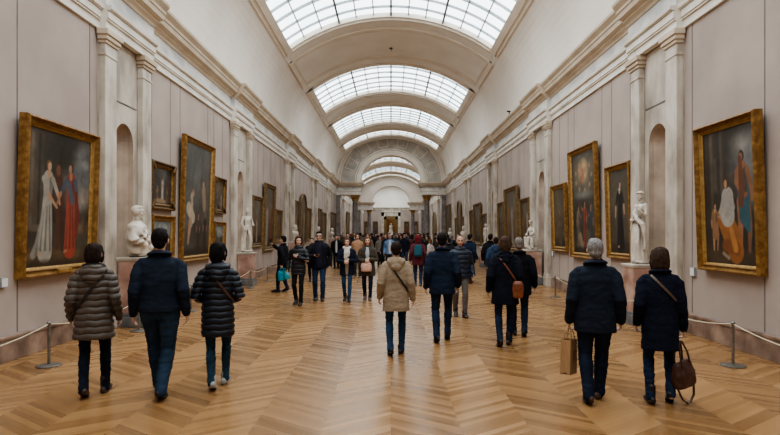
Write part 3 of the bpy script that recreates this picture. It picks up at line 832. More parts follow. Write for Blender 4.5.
        for i in range(n):
            pal = [(168,156,138),(128,62,46),(66,70,84),(140,104,66),(86,72,56)][rs.randint(5)]
            c.figure((i+0.5)/n + 0.08*(rs.rand()-0.5), 0.08, 0.5+0.25*rs.rand(), pal, lean=0.1*(rs.rand()-0.5), hair=(50,36,26))
    c.noise(0.10, 14)
    c.A = c.A*0.80 + np.array((78, 66, 52))*0.22
    return c.arr()

def painting(side, ya, yb, z0, z1, kind, label, fw=0.16, style='gold', nx=24, nz_=36, seed=1, tilt=0.03, plate=False, arched=False, deep=0.11, name='framed_painting', group=None):
    w, h = yb-ya, z1-z0
    root = empty(name, ((-1 if side == 'l' else 1)*(HW-0.002), (ya+yb)/2, z0), 0)
    root.rotation_euler = (tilt, 0, PI/2 if side == 'l' else -PI/2)
    tag(root, label, 'painting', group)
    k = deep/0.11
    prof = [(0,0,0),(0,0.085*k,0),(0.012,0.105*k,0),(fw*0.22,0.11*k,0),(fw*0.30,0.09*k,0),(fw*0.42,0.06*k,0),(fw*0.62,0.055*k,0),(fw*0.70,0.075*k,0),(fw*0.80,0.07*k,1),(fw*0.88,0.045*k,1),(fw,0.038*k,1),(fw,0.0,1)]
    mb = MB(); v = []; f = []; mi = []
    if not arched:
        for d, t, m_ in prof:
            v += [(-w/2+d,-t,d),(w/2-d,-t,d),(w/2-d,-t,h-d),(-w/2+d,-t,h-d)]
        nc = 4
    else:
        nc = 2 + 13
        for d, t, m_ in prof:
            v += [(-w/2+d,-t,d),(w/2-d,-t,d)]
            for q in range(13):
                a = PI*q/12; v.append(((w/2-d)*math.cos(a), -t, h-w/2*0.8 + (w/2*0.8-d)*math.sin(a)))
    for i in range(len(prof)-1):
        for c in range(nc):
            c2 = (c+1) % nc
            mb_f = (i*nc+c, i*nc+c2, (i+1)*nc+c2, (i+1)*nc+c)
            f.append(mb_f); mi.append(prof[i][2])
    mb.v = v; mb.f = f; mb.m = mi
    mats = {'gold':(M['gold'],M['gold_light']),'dark':(M['gold_dark'],M['gold']),'old':(M['old_gold'],M['gold_dark'])}[style]
    fr = mb.build('frame', mats, root, fixn=True)
    if style == 'dark':   # carved corner leaves
        for cx_ in (-1, 1):
            for cz in (0, 1):
                mb = MB()
                for q in range(3):
                    mb.ell((cx_*(w/2-fw*0.45-q*0.04*(q>0)), -0.1*k, (fw*0.45 + 0.05*q if cz == 0 else h-fw*0.45-0.05*q)), (fw*0.38,0.03,fw*0.38), 8)
                mb.build('corner_ornament', M['gold_dark'], fr, smooth=True)
    cw, ch = w-2*fw+0.02, h-2*fw+0.02
    col = picture(kind, nx, nz_, cw, ch, seed)
    v = []; f = []; cols = []
    for i in range(nz_):
        for j in range(nx):
            x = -cw/2 + cw*j/(nx-1); z = fw-0.01 + ch*i/(nz_-1)
            v.append((x, -0.03*k, z)); cols.append(col[i, j])
    for i in range(nz_-1):
        for j in range(nx-1):
            a = i*nx+j
            if arched:
                cxm = -cw/2 + cw*(j+0.5)/(nx-1); czm = fw-0.01+ch*(i+0.5)/(nz_-1); zc = h-w/2*0.8
                if czm > zc and (cxm/(w/2-fw*0.6))**2 + ((czm-zc)/(w/2*0.8-fw*0.6))**2 > 1: continue
            f.append((a, a+1, a+nx+1, a+nx))
    me = bpy.data.meshes.new('canvas'); me.from_pydata(v, [], f)
    at = me.color_attributes.new('Col', 'FLOAT_COLOR', 'POINT'); at.data.foreach_set('color', np.array(cols, np.float32).ravel())
    me.materials.append(M['paint']); link('canvas', me, root)
    if plate:
        mb = MB(); mb.box(-0.17,0.17,-0.125*k,-0.09*k,0.035,0.105); mb.box(-0.15,0.15,-0.13*k,-0.12*k,0.045,0.095)
        mb.build('name_plate', M['gold_light'], root, bevel=0.004)
    return root

painting('l', 7.86, 9.80, 1.12, 3.47, 'meeting', 'big painting of a white-robed woman and a red-robed figure joining hands, nearest on left wall', nx=120, nz_=140, plate=True, seed=3, tilt=0.035, fw=0.145, deep=0.15)
painting('l', 12.14, 13.5, 2.30, 3.38, 'group', 'small square painting in carved frame, upper of the pair beyond the first left niche', style='dark', nx=40, nz_=40, seed=4, fw=0.14)
painting('l', 12.2, 13.46, 1.18, 2.18, 'landscape', 'small gilt-framed landscape, lower of the pair beyond the first left niche', nx=40, nz_=40, seed=5, fw=0.13)
painting('l', 13.92, 16.25, 1.03, 4.25, 'ascension', 'tall painting of a pale draped figure rising, third bay of left wall beside small pictures', nx=80, nz_=110, seed=6, fw=0.15, deep=0.13)
painting('l', 16.5, 17.65, 2.36, 3.46, 'dark', 'small gilt-framed picture right of the tall left painting, upper one', style='dark', nx=24, nz_=30, seed=7, fw=0.13)
painting('l', 16.5, 17.6, 1.15, 2.12, 'landscape', 'small gilt-framed picture right of the tall left painting, lower one', nx=24, nz_=30, seed=8, fw=0.12)
painting('l', 21.0, 22.75, 1.22, 3.2, 'dark', 'painting just right of the standing nude statue on the left', style='old', nx=24, nz_=36, seed=9)
painting('l', 23.0, 25.0, 1.02, 3.85, 'dark', 'tallest dark painting past the standing nude statue on the left wall', style='old', nx=24, nz_=40, seed=10, fw=0.18)
painting('l', 25.3, 26.7, 1.35, 2.85, 'dark', 'narrow low picture before the third left stone bay', style='old', nx=20, nz_=28, seed=11)
painting('l', 30.3, 31.8, 1.3, 3.55, 'dark', 'slim brown picture just past the third left stone bay', style='old', nx=18, nz_=28, seed=12)
painting('l', 32.0, 34.3, 1.1, 4.1, 'dark', 'tall round-topped picture on the left wall', style='old', nx=24, nz_=36, seed=13, arched=True, fw=0.18)
painting('l', 34.5, 36.3, 1.3, 3.35, 'dark', 'squarish picture right of the round-topped one on left wall', style='old', nx=18, nz_=26, seed=14)
painting('l', 39.7, 41.8, 1.2, 3.55, 'dark', 'first picture past the fourth left stone bay', style='old', nx=18, nz_=26, seed=15)
painting('l', 42.3, 44.8, 1.2, 3.35, 'dark', 'second picture past the fourth left stone bay', style='old', nx=18, nz_=26, seed=16)
painting('l', 48.4, 52.8, 1.2, 3.6, 'dark', 'wide picture on left wall just before the archway', style='old', nx=24, nz_=24, seed=17)
painting('l', 65.5, 69.8, 1.1, 4.3, 'dark', 'large picture beyond the archway behind the left column', style='old', nx=24, nz_=24, seed=18)
painting('r', 7.86, 9.43, 1.16, 3.52, 'family', 'big painting of a seated woman, child and standing bare-chested man, nearest on right wall', nx=120, nz_=140, seed=21, fw=0.13, tilt=0.035, deep=0.15)
painting('r', 12.15, 13.5, 1.18, 3.35, 'man_in_black', 'tall portrait of a standing man in black behind the right marble statue', nx=50, nz_=80, seed=22, fw=0.13)
painting('r', 14.1, 16.2, 1.08, 4.10, 'altar', 'large altarpiece with glowing golden heaven on right wall', nx=80, nz_=110, seed=23, fw=0.15, deep=0.13)
painting('r', 16.65, 18.1, 1.2, 3.28, 'dark', 'smaller dark picture left of the glowing altarpiece', nx=36, nz_=54, seed=24, fw=0.15)
painting('r', 21.05, 22.6, 1.3, 3.13, 'dark', 'narrow picture behind the seated marble group', style='old', nx=24, nz_=36, seed=25)
painting('r', 22.95, 25.5, 1.05, 3.75, 'dark', 'tall picture left of the seated marble group, biggest of three', style='old', nx=28, nz_=40, seed=26, fw=0.18)
painting('r', 25.75, 27.2, 1.2, 3.22, 'dark', 'slim picture farthest of three behind the seated marble group', style='old', nx=18, nz_=30, seed=27)
painting('r', 30.4, 32.3, 1.1, 2.85, 'dark', 'low picture just past the third right stone bay', style='old', nx=18, nz_=26, seed=28)
painting('r', 32.5, 35.0, 1.1, 3.55, 'dark', 'middle picture past the third right stone bay', style='old', nx=24, nz_=30, seed=29)
painting('r', 35.2, 36.8, 1.2, 3.25, 'dark', 'slim picture just before the fourth right stone bay', style='old', nx=18, nz_=26, seed=30)
painting('r', 39.8, 41.4, 1.2, 2.95, 'dark', 'low slim picture past the fourth right stone bay', style='old', nx=16, nz_=22, seed=31)
painting('r', 41.6, 43.7, 1.1, 4.25, 'dark', 'tall round-topped picture on the right wall', style='old', nx=24, nz_=36, seed=32, arched=True)
painting('r', 43.8, 45.4, 1.2, 3.0, 'dark', 'small picture just before the fifth right stone bay', style='old', nx=16, nz_=22, seed=33)
painting('r', 48.8, 52.8, 1.1, 4.3, 'dark', 'large brown picture on right wall just before the archway', style='old', nx=24, nz_=24, seed=34)
painting('r', 64.5, 69.8, 1.1, 4.3, 'dark', 'large picture beyond the archway behind the right column', style='old', nx=24, nz_=24, seed=35, arched=True)
# dark upright pictures on the end wall
def end_picture(xc, w, z0, z1, label, seed):
    r = painting('r', 0, w, z0, z1, 'dark', label, style='dark', nx=12, nz_=22, seed=seed, tilt=0.0)
    r.location = (xc, Y1-0.035, z0); r.rotation_euler = (0, 0, 0)
end_picture(-3.0, 0.95, 1.4, 4.0, 'dark upright picture just left of the far doorway', 41)
end_picture(3.0, 0.95, 1.4, 4.0, 'dark upright picture just right of the far doorway', 42)
end_picture(-4.75, 0.75, 1.4, 4.0, 'dark upright picture at far left of the end wall', 43)
end_picture(4.75, 0.75, 1.4, 4.0, 'dark upright picture at far right of the end wall', 44)

# ------------------------------------------------------------------ wall cards
def wall_card(side, y, z, w, h, label):
    s = -1 if side == 'l' else 1
    c = empty('wall_label', (s*HW, y, z), PI/2 if s < 0 else -PI/2); tag(c, label, 'label', 'picture labels')
    mb = MB(); mb.box(-w/2, w/2, -0.045, 0, 0, h); mb.build('holder', M['card_grey'], c)
    mb = MB(); mb.quad((-w/2+0.008,-0.047,0.008),(w/2-0.008,-0.047,0.008),(w/2-0.008,-0.047,h-0.008),(-w/2+0.008,-0.047,h-0.008)); mb.build('card', M['card'], c)
wall_card('l', 7.62, 1.03, 0.13, 0.13, 'small white caption card on left wall under nearest big painting')
wall_card('r', 9.78, 1.02, 0.14, 0.15, 'small white caption card at lower left of nearest right painting')
wall_card('r', 18.24, 1.03, 0.15, 0.16, 'small white caption card below the darker picture on right wall')

# ------------------------------------------------------------------ rope barriers
def stanchion(s, y, label):
    c = empty('barrier_post', (s*4.55, y, 0)); tag(c, label, 'barrier post', 'rope barrier posts')
    mb = MB(); mb.lathe([(0.155,0),(0.155,0.014),(0.13,0.024),(0.03,0.03)], n=28); mb.build('base', M['steel'], c, smooth=False)
    mb = MB(); mb.lathe([(0.019,0.028),(0.019,0.55)], n=16); mb.build('pole', M['steel'], c)
    mb = MB(); mb.lathe([(0.024,0.545),(0.027,0.555),(0.027,0.58),(0.015,0.592)], n=16); mb.build('cap', M['steel'], c)
ORD = ['first','second','third','fourth','fifth','sixth','seventh','eighth','ninth','tenth','eleventh','twelfth']
PY = [4.9, 7.45, 10.1, 12.75, 15.5, 18.1, 20.6, 23.2, 25.8]
for s, sn in ((-1,'left'),(1,'right')):
    for i, y in enumerate(PY):
        if i == 0: lb = 'slim grey barrier post holding the near end of the %s wall rope' % sn
        else: lb = '%s slim grey barrier post in view along the %s wall, counted from the camera' % (ORD[i-1], sn)
        stanchion(s, y, lb)
    for i, (a, b) in enumerate(zip(PY[:-1], PY[1:])):
        if i == 0: lb = 'cream barrier rope running out of the picture from nearest %s post' % sn
        else: lb = 'thin cream barrier rope between %s and %s posts along the %s wall' % (ORD[i-1], ORD[i], sn)
        mb = MB(); pts = []
        for k in range(13):
            t = k/12; pts.append((s*4.55, a+0.031+(b-a-0.062)*t, 0.555 - 0.11*4*t*(1-t)))
        mb.tube(pts, [0.009]*13, n=8)
        o = mb.build('barrier_rope', M['rope'], smooth=True); tag(o, lb, 'rope', 'barrier ropes')

# hook under the first vault band and a small camera on the cornice
mb = MB(); zc = PROF[MID][1]
mb.lathe([(0.10,zc-0.03),(0.06,zc-0.01),(0.03,zc+0.03)], cx=0, cy=27.4, n=14); mb.tube([(0,27.4,zc-0.02),(0,27.4,zc-0.1),(0.025,27.4,zc-0.13),(0.05,27.4,zc-0.1)], [0.012]*4, n=8)
tag(mb.build('ceiling_hook', M['dark']), 'small dark hook at the crown of the nearest ceiling band', 'hook')
c = empty('security_camera', (4.98, 23.6, 6.72)); tag(c, 'tiny dark camera standing on the right cornice', 'camera')
mb = MB(); mb.lathe([(0.05,-0.04),(0.05,0.02),(0.02,0.03),(0.02,0.16)], n=12); mb.build('stand', M['dark'], c)
mb = MB(); mb.tube([(0.04,0.05,0.18),(-0.08,-0.07,0.16)], [0.035,0.04], n=12); mb.build('housing', M['dark'], c)
# ------------------------------------------------------------------ people
def ik(a, c, l1, l2, hint):
    a, c = Vector(a), Vector(c); d = c - a; L = d.length
    mx = (l1 + l2)*0.999
    if L > mx: c = a + d*(mx/L); d = c - a; L = mx
    x = (l1*l1 - l2*l2 + L*L)/(2*L); h = math.sqrt(max(l1*l1 - x*x, 0))
    u = d.normalized(); hv = Vector(hint) - u*Vector(hint).dot(u)
    if hv.length < 1e-5: hv = u.orthogonal()
    return a + u*x + hv.normalized()*h, c

SKINS = {'ruddy': (0.50,0.29,0.21), 'pale': (0.62,0.40,0.30), 'tan': (0.45,0.27,0.18), 'brown': (0.22,0.12,0.08)}

def hand(mb, wrist, d, palm, thumb, curl=0.35, s=1.0):
    """wrist point, direction of the hand, direction the palm faces, side of the thumb"""
    d = Vector(d).normalized(); palm = Vector(palm); palm = (palm - d*palm.dot(d)).normalized()
    side = d.cross(palm); 
    if side.dot(Vector(thumb)) < 0: side = -side
    w = Vector(wrist)
    mb.tube([w - d*0.02*s, w + d*0.03*s, w + d*0.085*s], [(0.026*s,0.017*s),(0.036*s,0.016*s),(0.038*s,0.014*s)], n=12, ref=side)
    for k, (q, L) in enumerate(((0.028,0.072),(0.010,0.080),(-0.009,0.074),(-0.027,0.058))):
        b = w + d*0.08*s + side*q*s
        a1 = curl*(0.7+0.1*k); a2 = curl*(1.7+0.15*k)
        m = b + (d*math.cos(a1) + palm*math.sin(a1))*L*0.5*s
        e = m + (d*math.cos(a2) + palm*math.sin(a2))*L*0.5*s
        mb.tube([b, m, e], [0.0095*s, 0.0088*s, 0.0072*s], n=8)
    b = w + d*0.02*s + side*0.026*s
    m = b + (d*0.6 + side*0.75 + palm*0.25).normalized()*0.038*s
    e = m + (d*0.85 + side*0.25 + palm*0.45).normalized()*0.034*s
    mb.tube([b, m, e], [0.012*s, 0.0105*s, 0.0085*s], n=8)

def head_shapes(mb, T, s, female):
    st = len(mb.v)
    mb.ell((0,-0.008,1.605), (0.074,0.094,0.097), 20)
    j = 0.93 if female else 1.0
    mb.ell((0,0.020,1.548), (0.058*j,0.066,0.064), 16)
    mb.ell((0,0.058,1.500), (0.030*j,0.026,0.022), 12)      # chin
    mb.tube([(0,0.084,1.600),(0,0.098,1.572),(0,0.104,1.560)], [0.008,0.012,0.013], n=8)
    mb.ell((0,0.074,1.615), (0.048,0.018,0.010), 10)        # brow ridge
    for q in (-1, 1):
        mb.ell((q*0.036,0.064,1.560), (0.024,0.022,0.022), 10)
        mb.ell((q*0.077,-0.004,1.578), (0.010,0.019,0.030), 10)
    mb.ell((0,0.082,1.527), (0.024,0.012,0.009), 10)        # lips
    mb.xform(T, st)

def person(p):
    """build one person; returns dict with root and useful world points"""
    H = p['H']; s = H/1.70; fem = p.get('f', False); vox = p.get('vox', 0.009)
    rnd = random.Random(p.get('seed', 1)); sd = p.get('seed', 1)*3.7
    Rz = Matrix.Rotation(p.get('yaw', 0), 4, 'Z'); R3 = Rz.to_3x3()
    W = Matrix.Translation(Vector((p['x'], p['y'], 0))) @ Rz @ Matrix.Scale(s, 4)
    # legs ---- all local lengths are for a height of 1.70
    feet = p.get('feet', ((-0.09,0.03,0.0),(0.09,-0.05,0.0)))     # left, right: x, y of ankle, heel lift angle
    hips = []; legs = []; dz = 0.0
    for q, ft in zip((-1, 1), feet):
        fx, fy, pit = ft[:3]
        # ankle relative to the ball of the foot
        c, sn = math.cos(pit), math.sin(pit)
        ball = Vector((fx, fy+0.12, 0.0)); off = Vector((0, -0.12*c + 0.085*sn*-0.2, 0.085*c + 0.12*sn))
        legs.append([q, ball, ball + off, pit])
    for q, ball, an, pit in legs:
        hx = Vector((q*0.088, 0, 0.905)); r = 0.835
        horiz = math.hypot(an.x-hx.x, an.y-hx.y)
        zt = an.z + math.sqrt(max(r*r - horiz*horiz, 0.1))
        dz = min(dz, zt - 0.905)
    dz = max(dz, -0.08)
    U = lambda x, y, z: Vector((x, y + p.get('lean', 0.0)*(z-0.9), z + dz))
    jl = []
    for q, ball, an, pit in legs:
        hip = Vector((q*0.088, 0, 0.905 + dz))
        kn, an2 = ik(hip, an, 0.425, 0.415, (q*0.1, 1, 0))
        jl.append((q, hip, kn, an2, ball, pit))
    # arms
    arms = p.get('arms', ((-0.265,0.03,0.86),(0.265,0.0,0.86)))
    hints = p.get('hints', ((-0.12,-1,0),(0.12,-1,0)))
    ja = []
    for q, a, hn in zip((-1, 1), arms, hints):
        sh = U(q*0.176*(0.93 if fem else 1.03), -0.005, 1.350)
        el, wr = ik(sh, U(*a), 0.285, 0.25, hn)
        ja.append((q, sh, el, wr))
    nk = U(0, 0, 1.44)
    hd = Matrix.Translation(U(0,0,1.47)) @ Matrix.Rotation(p.get('hyaw', 0), 4, 'Z') @ Matrix.Rotation(p.get('hpitch', 0), 4, 'X') @ Matrix.Translation((0,0,-1.47))
    # --- body, one continuous surface
    mb = MB()
    head_shapes(mb, hd, s, fem)
    mb.tube([U(0,-0.018,1.38), U(0,-0.010,1.46), hd @ Vector((0,-0.006,1.56))], [0.062,0.050,0.052], n=14)
    mb.rings([(0,p_.y-0,p_.z,w,d) for p_, w, d in ((U(0,0,0.84),0.10,0.08),(U(0,0,0.9),0.145,0.095),(U(0,0,1.05),0.125,0.085),(U(0,0,1.25),0.15,0.095),(U(0,0,1.34),0.14,0.08),(U(0,0,1.40),0.08,0.06))])
    for q, hip, kn, an, ball, pit in jl:
        mb.tube([hip + Vector((0,0,0.02)), hip*0.6+kn*0.4, kn, kn*0.65+an*0.35 + Vector((0,-0.012,0)), an], [0.078,0.066,0.047,0.048,0.032], n=12)
        mb.tube([an + Vector((0,-0.02,-0.04)), an*0.45 + ball*0.55 + Vector((0,0,0.02)), ball + Vector((0,0.02,0.022))], [0.03,0.026,0.018], n=10)
    for q, sh, el, wr in ja:
        mb.tube([U(q*0.09,0,1.35), sh, sh*0.5+el*0.5, el], [0.04,0.045,0.040,0.035], n=12)
        fd = (wr - el).normalized()
        mb.tube([el, el*0.6+wr*0.4, wr], [0.036,0.036,0.025], n=12)
        hdir = p.get('hdir', (None, None))[0 if q < 0 else 1] or (fd + Vector((0,0.05,-0.1)))
        pf = p.get('palm', (None, None))[0 if q < 0 else 1] or (-q, 0.1, 0)
        th = p.get('thumb', (None, None))[0 if q < 0 else 1] or (0, 1, 0.2)
        hand(mb, wr, hdir, pf, th, p.get('curl', 0.4))
    me = fuse(mb, vox*0.8, 1)
    # paint skin
    n = len(me.vertices); co = np.empty(n*3, np.float32); me.vertices.foreach_get('co', co); co = co.reshape(-1,3)
    hi = np.array(hd.inverted()); hc = co @ hi[:3,:3].T + hi[:3,3]
    sk = np.array(SKINS[p.get('skin','pale')]); col = np.tile(sk, (n,1))
    def spot(c, r, colr, op=1.0):
        d = np.sqrt((((hc-np.array(c))/np.array(r))**2).sum(1)); a = (np.clip(1.25-d, 0, 0.25)/0.25*op)[:,None]
        col[:] = col*(1-a) + np.array(colr)*a
    e = 1.0 if vox < 0.012 else 1.35
    for q in (-1, 1):
        spot((q*0.040,0.08,1.548), (0.03,0.04,0.025), sk*np.array((1.1,0.85,0.82)), 0.6)
        spot((q*0.032,0.085,1.590), (0.017*e,0.03,0.011*e), sk*0.45, 0.8)
        spot((q*0.032,0.085,1.590), (0.011,0.03,0.0055), (0.30,0.27,0.25))
        spot((q*0.032,0.085,1.590), (0.006*e,0.03,0.0065*e), (0.03,0.02,0.015))
        spot((q*0.033,0.085,1.612), (0.022,0.03,0.006*e), np.array(p.get('hair_rgb', (0.03,0.02,0.015)))*0.8+0.01)
    spot((0,0.09,1.527), (0.024*e,0.03,0.009*e), (0.38,0.13,0.11) if fem else sk*np.array((0.75,0.5,0.48)))
    spot((0,0.10,1.552), (0.018,0.02,0.006), sk*0.55)
    if p.get('stubble'): spot((0,0.05,1.505), (0.06,0.06,0.03), sk*0.5, 0.6)
    at = me.color_attributes.new('Col', 'FLOAT_COLOR', 'POINT'); at.data.foreach_set('color', np.concatenate([col, np.ones((n,1))],1).astype(np.float32).ravel())
    me.materials.append(M['skin'])
    me.transform(Matrix.Scale(s, 4))
    root = link('person', me, None, (p['x'], p['y'], 0)); root.rotation_euler = (0,0,p.get('yaw',0))
    def part(name, mesh, mt, color, xf=True):
        if xf: mesh.transform(Matrix.Scale(s, 4))
        mesh.materials.append(M[mt]); o = link(name, mesh, root); o.color = color; return o
    # --- trousers
    mb = MB(); tw = p.get('tw', 1.0)
    if not p.get('no_trousers'):
        mb.rings([(0,U(0,0,z).y,z+dz,w,d) for z, w, d in ((0.80,0.12,0.10),(0.86,0.165,0.118),(0.95,0.165,0.12),(1.03,0.145,0.11))], e=2.2)
        for q, hip, kn, an, ball, pit in jl:
            cf = p.get('cuff', 0.02)
            bot = an + Vector((0,-0.012, -cf))
            mb.tube([hip + Vector((0,0,0.0)), hip*0.75+kn*0.25, hip*0.4+kn*0.6, kn, kn*0.66+an*0.34 + Vector((0,-0.015,0)), kn*0.25+an*0.75, bot],
                    [0.100*tw,0.094*tw,0.074*tw,0.063*tw,0.064*tw,0.053*tw,0.052*tw], n=16)
        def dt(c): return 0.006*nz(c, 7, 7, 24, sd) + 0.004*nz(c, 20, 20, 40, sd+5)
        part('trousers', fuse(mb, vox, 2, dt), p.get('tmat','denim'), p['tcol'])
    # --- shoes
    for q, hip, kn, an, ball, pit in jl:
        mb = MB()
        bt = p.get('boot', 0.02)
        st = len(mb.v)
        mb.tube([(0,-0.185,0.036),(0,-0.15,0.044),(0,-0.06,0.046),(0,0.02,0.036),(0,0.07,0.028),(0,0.095,0.022)], [(0.030,0.036),(0.036,0.046),(0.038,0.046),(0.047,0.036),(0.042,0.028),(0.026,0.02)], n=16, ref=(1,0,0))
        mb.tube([(0,-0.12,0.05),(0,-0.13,0.10+bt)], [0.041,0.044], n=14)
        for i in range(st, len(mb.v)):
            x, y, z = mb.v[i]; mb.v[i] = (x, y, max(z, 0.012))
        mb.rings([(0,-0.045,0.0,0.043,0.142),(0,-0.045,0.016,0.045,0.146)], n=20, e=2.6)
        toe = p.get('toe', 0.12)*q
        Rm = Matrix.Translation(ball) @ Matrix.Rotation(-toe, 4, 'Z') @ Matrix.Rotation(-pit, 4, 'X')
        mb.xform(Rm)
        for i in range(len(mb.v)):
            x, y, z = mb.v[i]; mb.v[i] = (x, y, max(z, 0.001))
        part('shoe', fuse(mb, min(vox, 0.008), 1), 'leather' if not p.get('sneaker') else 'cloth', p.get('scol', rgb(26,24,24)))
    # --- coat
    k = p.get('bulk', 1.0); hem = p['hem']; fl = p.get('flare', 1.0); wa = p.get('waist', 1.0); ot = p.get('outer', 'jacket')
    fw_ = 0.93 if fem else 1.0
    levels = [(1.450,0.072,0.068),(1.425,0.100,0.082),(1.395,0.142*fw_,0.096),(1.355,0.178*fw_,0.112),(1.28,0.196*fw_,0.128),(1.20,0.197*fw_,0.134),(1.05,0.186*fw_*wa,0.130*wa),(0.92,0.196*fw_*(0.5+0.5*wa),0.140)]
    ring = [(z, w*k, d*k) for z, w, d in levels if z > hem + 0.04]
    zz = 0.92
    if hem < 0.86:
        t = 0.92 - hem
        for i in range(1, 4):
            z = 0.92 - t*i/3; g = 1 + (fl-1)*i/3
            ring.append((z, 0.198*fw_*k*g, 0.143*k*g))
    else:
        ring.append((hem, 0.192*fw_*k*fl, 0.138*k*fl))
    ring = [r for i, r in enumerate(ring) if r[0] >= hem-1e-6]
    ring.sort()
    zs = [r[0] for r in ring]; ws = [r[1] for r in ring]; ds = [r[2] for r in ring]
    ee = 2.35
    def surf(x, z, front, off=0.0):
        w = float(np.interp(z, zs, ws)); d = float(np.interp(z, zs, ds))
        t = min(abs(x)/w, 0.985)
        y = d*(1 - t**ee)**(1/ee) + off
        return U(x, y if front else -y, z)
    mb = MB()
    mb.rings([(0, U(0,0,z).y, z+dz, w, d) for z, w, d in ring], n=36, e=ee)
    sw = p.get('sleeve', 1.0)*k
    for q, sh, el, wr in ja:
        fd = (wr - el).normalized()
        end = wr + fd*p.get('sl_end', 0.0)
        mb.tube([U(q*0.08,-0.0,1.372), sh*0.75+U(q*0.08,0,1.372)*0.25, sh + Vector((q*0.010,0,-0.035)), sh*0.6+el*0.4, el, el*0.5+wr*0.5, end], [0.050*k, 0.060*k, 0.069*sw, 0.068*sw, 0.060*sw, 0.055*sw, 0.045*sw], n=18)
    hood = p.get('hood', 0)
    if hood:
        mb.ell(U(0,-0.095*k,1.385), (0.135*hood,0.060*hood,0.095*hood), 18)
        mb.ell(U(0,-0.120*k,1.33), (0.095*hood,0.050*hood,0.075*hood), 16)
        for q in (-1,1): mb.tube([U(q*0.10,-0.07,1.41), U(q*0.105,0.0,1.435), U(q*0.06,0.08,1.40)], [0.04*hood,0.035*hood,0.022], n=10)
    ch = p.get('collar', 0.05)
    pts = [U(0.078*math.cos(a)*1.0, -0.012+0.074*math.sin(a), 1.43 + ch*0.5 - 0.012*math.sin(a)) for a in np.linspace(0, 2*PI, 17)]
    mb.tube(pts, [(0.016, 0.02+ch*0.5)]*17, n=8, ref=None, rnd=False)
    if ot == 'puffer':
        per = p.get('quilt', 0.085)
        def dc(c):
            ph = (c[:,2]-dz + 0.004*np.sin(c[:,0]*40))/per
            a = np.abs(np.sin(PI*ph)); return 0.020*(a**0.45 - 0.75) + 0.004*nz(c, 12, 12, 20, sd)
    else:
        amp = p.get('wrinkle', 0.007)
        def dc(c):
            return amp*nz(c, 6, 6, 13, sd) + amp*0.6*nz(c, 16, 16, 28, sd+3)
    coat = part(p.get('oname', 'jacket'), fuse(mb, vox*(0.8 if ot == 'puffer' else 1.0), 2, dc), {'puffer':'puffer','jacket':'cloth','coat':'wool'}[ot], p['ocol'])
    if p.get('vent'):      # back seam
        pass
    # --- shirt / scarf showing at an open front
    if 'shirt' in p:
        mbs = MB(); v = []; f = []
        z1, z0 = 1.43, max(hem+0.02, p.get('shirt_to', hem+0.02)); nn = 16
        for i in range(nn+1):
            z = z0 + (z1-z0)*i/nn
            hw = p.get('shirt_w', 0.05)*(0.8 + 0.5*math.sin(PI*min(i/nn*1.1,1)))
            for j in range(7):
                x = hw*(-1+2*j/6); v.append(surf(x, z, True, 0.010 + 0.008*(1-abs(-1+2*j/6))))
        o = 7*(nn+1)
        for i in range(nn+1):
            for j in range(7): a = v[i*7+j]; v.append(a - Vector((0,0.03,0)))
        for i in range(nn):
            for j in range(6):
                a = i*7+j; f.append((a,a+1,a+8,a+7)); f.append((o+a,o+a+7,o+a+8,o+a+1))
        mbs.add(v, f); part('shirt', mbs.mesh('shirt', True), 'cloth', p['shirt'])
    if 'scarf' in p:
        mbs = MB()
        pts = [U(0.085*math.cos(a), 0.005+0.085*math.sin(a), 1.445 - 0.02*math.sin(a)) for a in np.linspace(0, 2*PI, 15)]
        mbs.tube(pts, [(0.034,0.042)]*15, n=10, rnd=False)
        if p.get('scarf_tail'):
            mbs.tube([U(0.02,0.10,1.42), U(0.03,0.145,1.30), U(0.035,0.15,1.16)], [(0.05,0.022),(0.055,0.02),(0.05,0.016)], n=10, ref=(1,0,0))
            mbs.tube([U(-0.03,0.10,1.42), U(-0.035,0.145,1.32), U(-0.03,0.15,1.22)], [(0.045,0.022),(0.05,0.02),(0.045,0.016)], n=10, ref=(1,0,0))
        part('scarf', fuse(mbs, 0.009, 1, lambda c: 0.006*nz(c, 30, 30, 30, sd)), 'wool', p['scarf'])
    # --- hair
    hs = p.get('hair', 'short'); mb = MB()
    if hs != 'none':
        if hs in ('bald',):
            for q in (-1, 1): mb.ell((q*0.062,-0.03,1.585), (0.020,0.06,0.045), 12)
            mb.ell((0,-0.082,1.575), (0.06,0.025,0.05), 12)
        else:
            mb.ell((0,-0.025,1.616), (0.083,0.092,0.096), 18)
            mb.ell((0,0.022,1.676), (0.066,0.058,0.036), 14)
            if hs == 'short':
                mb.ell((0,-0.055,1.56), (0.066,0.055,0.06), 14)
                for q in (-1,1): mb.ell((q*0.070,0.010,1.60), (0.012,0.016,0.035), 8)
            else:
                low = {'bob':1.50, 'long':1.40, 'bun':1.56, 'fluffy':1.47}[hs]; wd = {'bob':1.0,'long':1.0,'bun':0.9,'fluffy':1.02}[hs]
                mb.tube([(0,-0.04,1.64),(0,-0.055,1.58),(0,-0.060,low+0.03),(0,-0.062,low)], [(0.084*wd,0.075),(0.090*wd,0.068*wd),(0.088*wd,0.055*wd),(0.07*wd,0.04)], n=18, ref=(1,0,0))
                for q in (-1, 1):
                    mb.tube([(q*0.062,0.035,1.665),(q*0.080,0.030,1.60),(q*0.080*wd,0.018,low+0.05),(q*0.074*wd,0.012,low+0.005)], [0.020,0.022,0.024*wd,0.014], n=10)
                if hs == 'bun': mb.ell((0,-0.12,1.62), (0.04,0.04,0.04), 12)
        mb.xform(hd)
        am = 0.004 if hs in ('short','bald') else (0.010 if hs == 'fluffy' else 0.007)
        part('hair', fuse(mb, min(vox, 0.009), 2, lambda c: am*nz(c, 40, 40, 9, sd) + am*0.5*nz(c, 80, 80, 30, sd)), 'hair', p['hcol'])
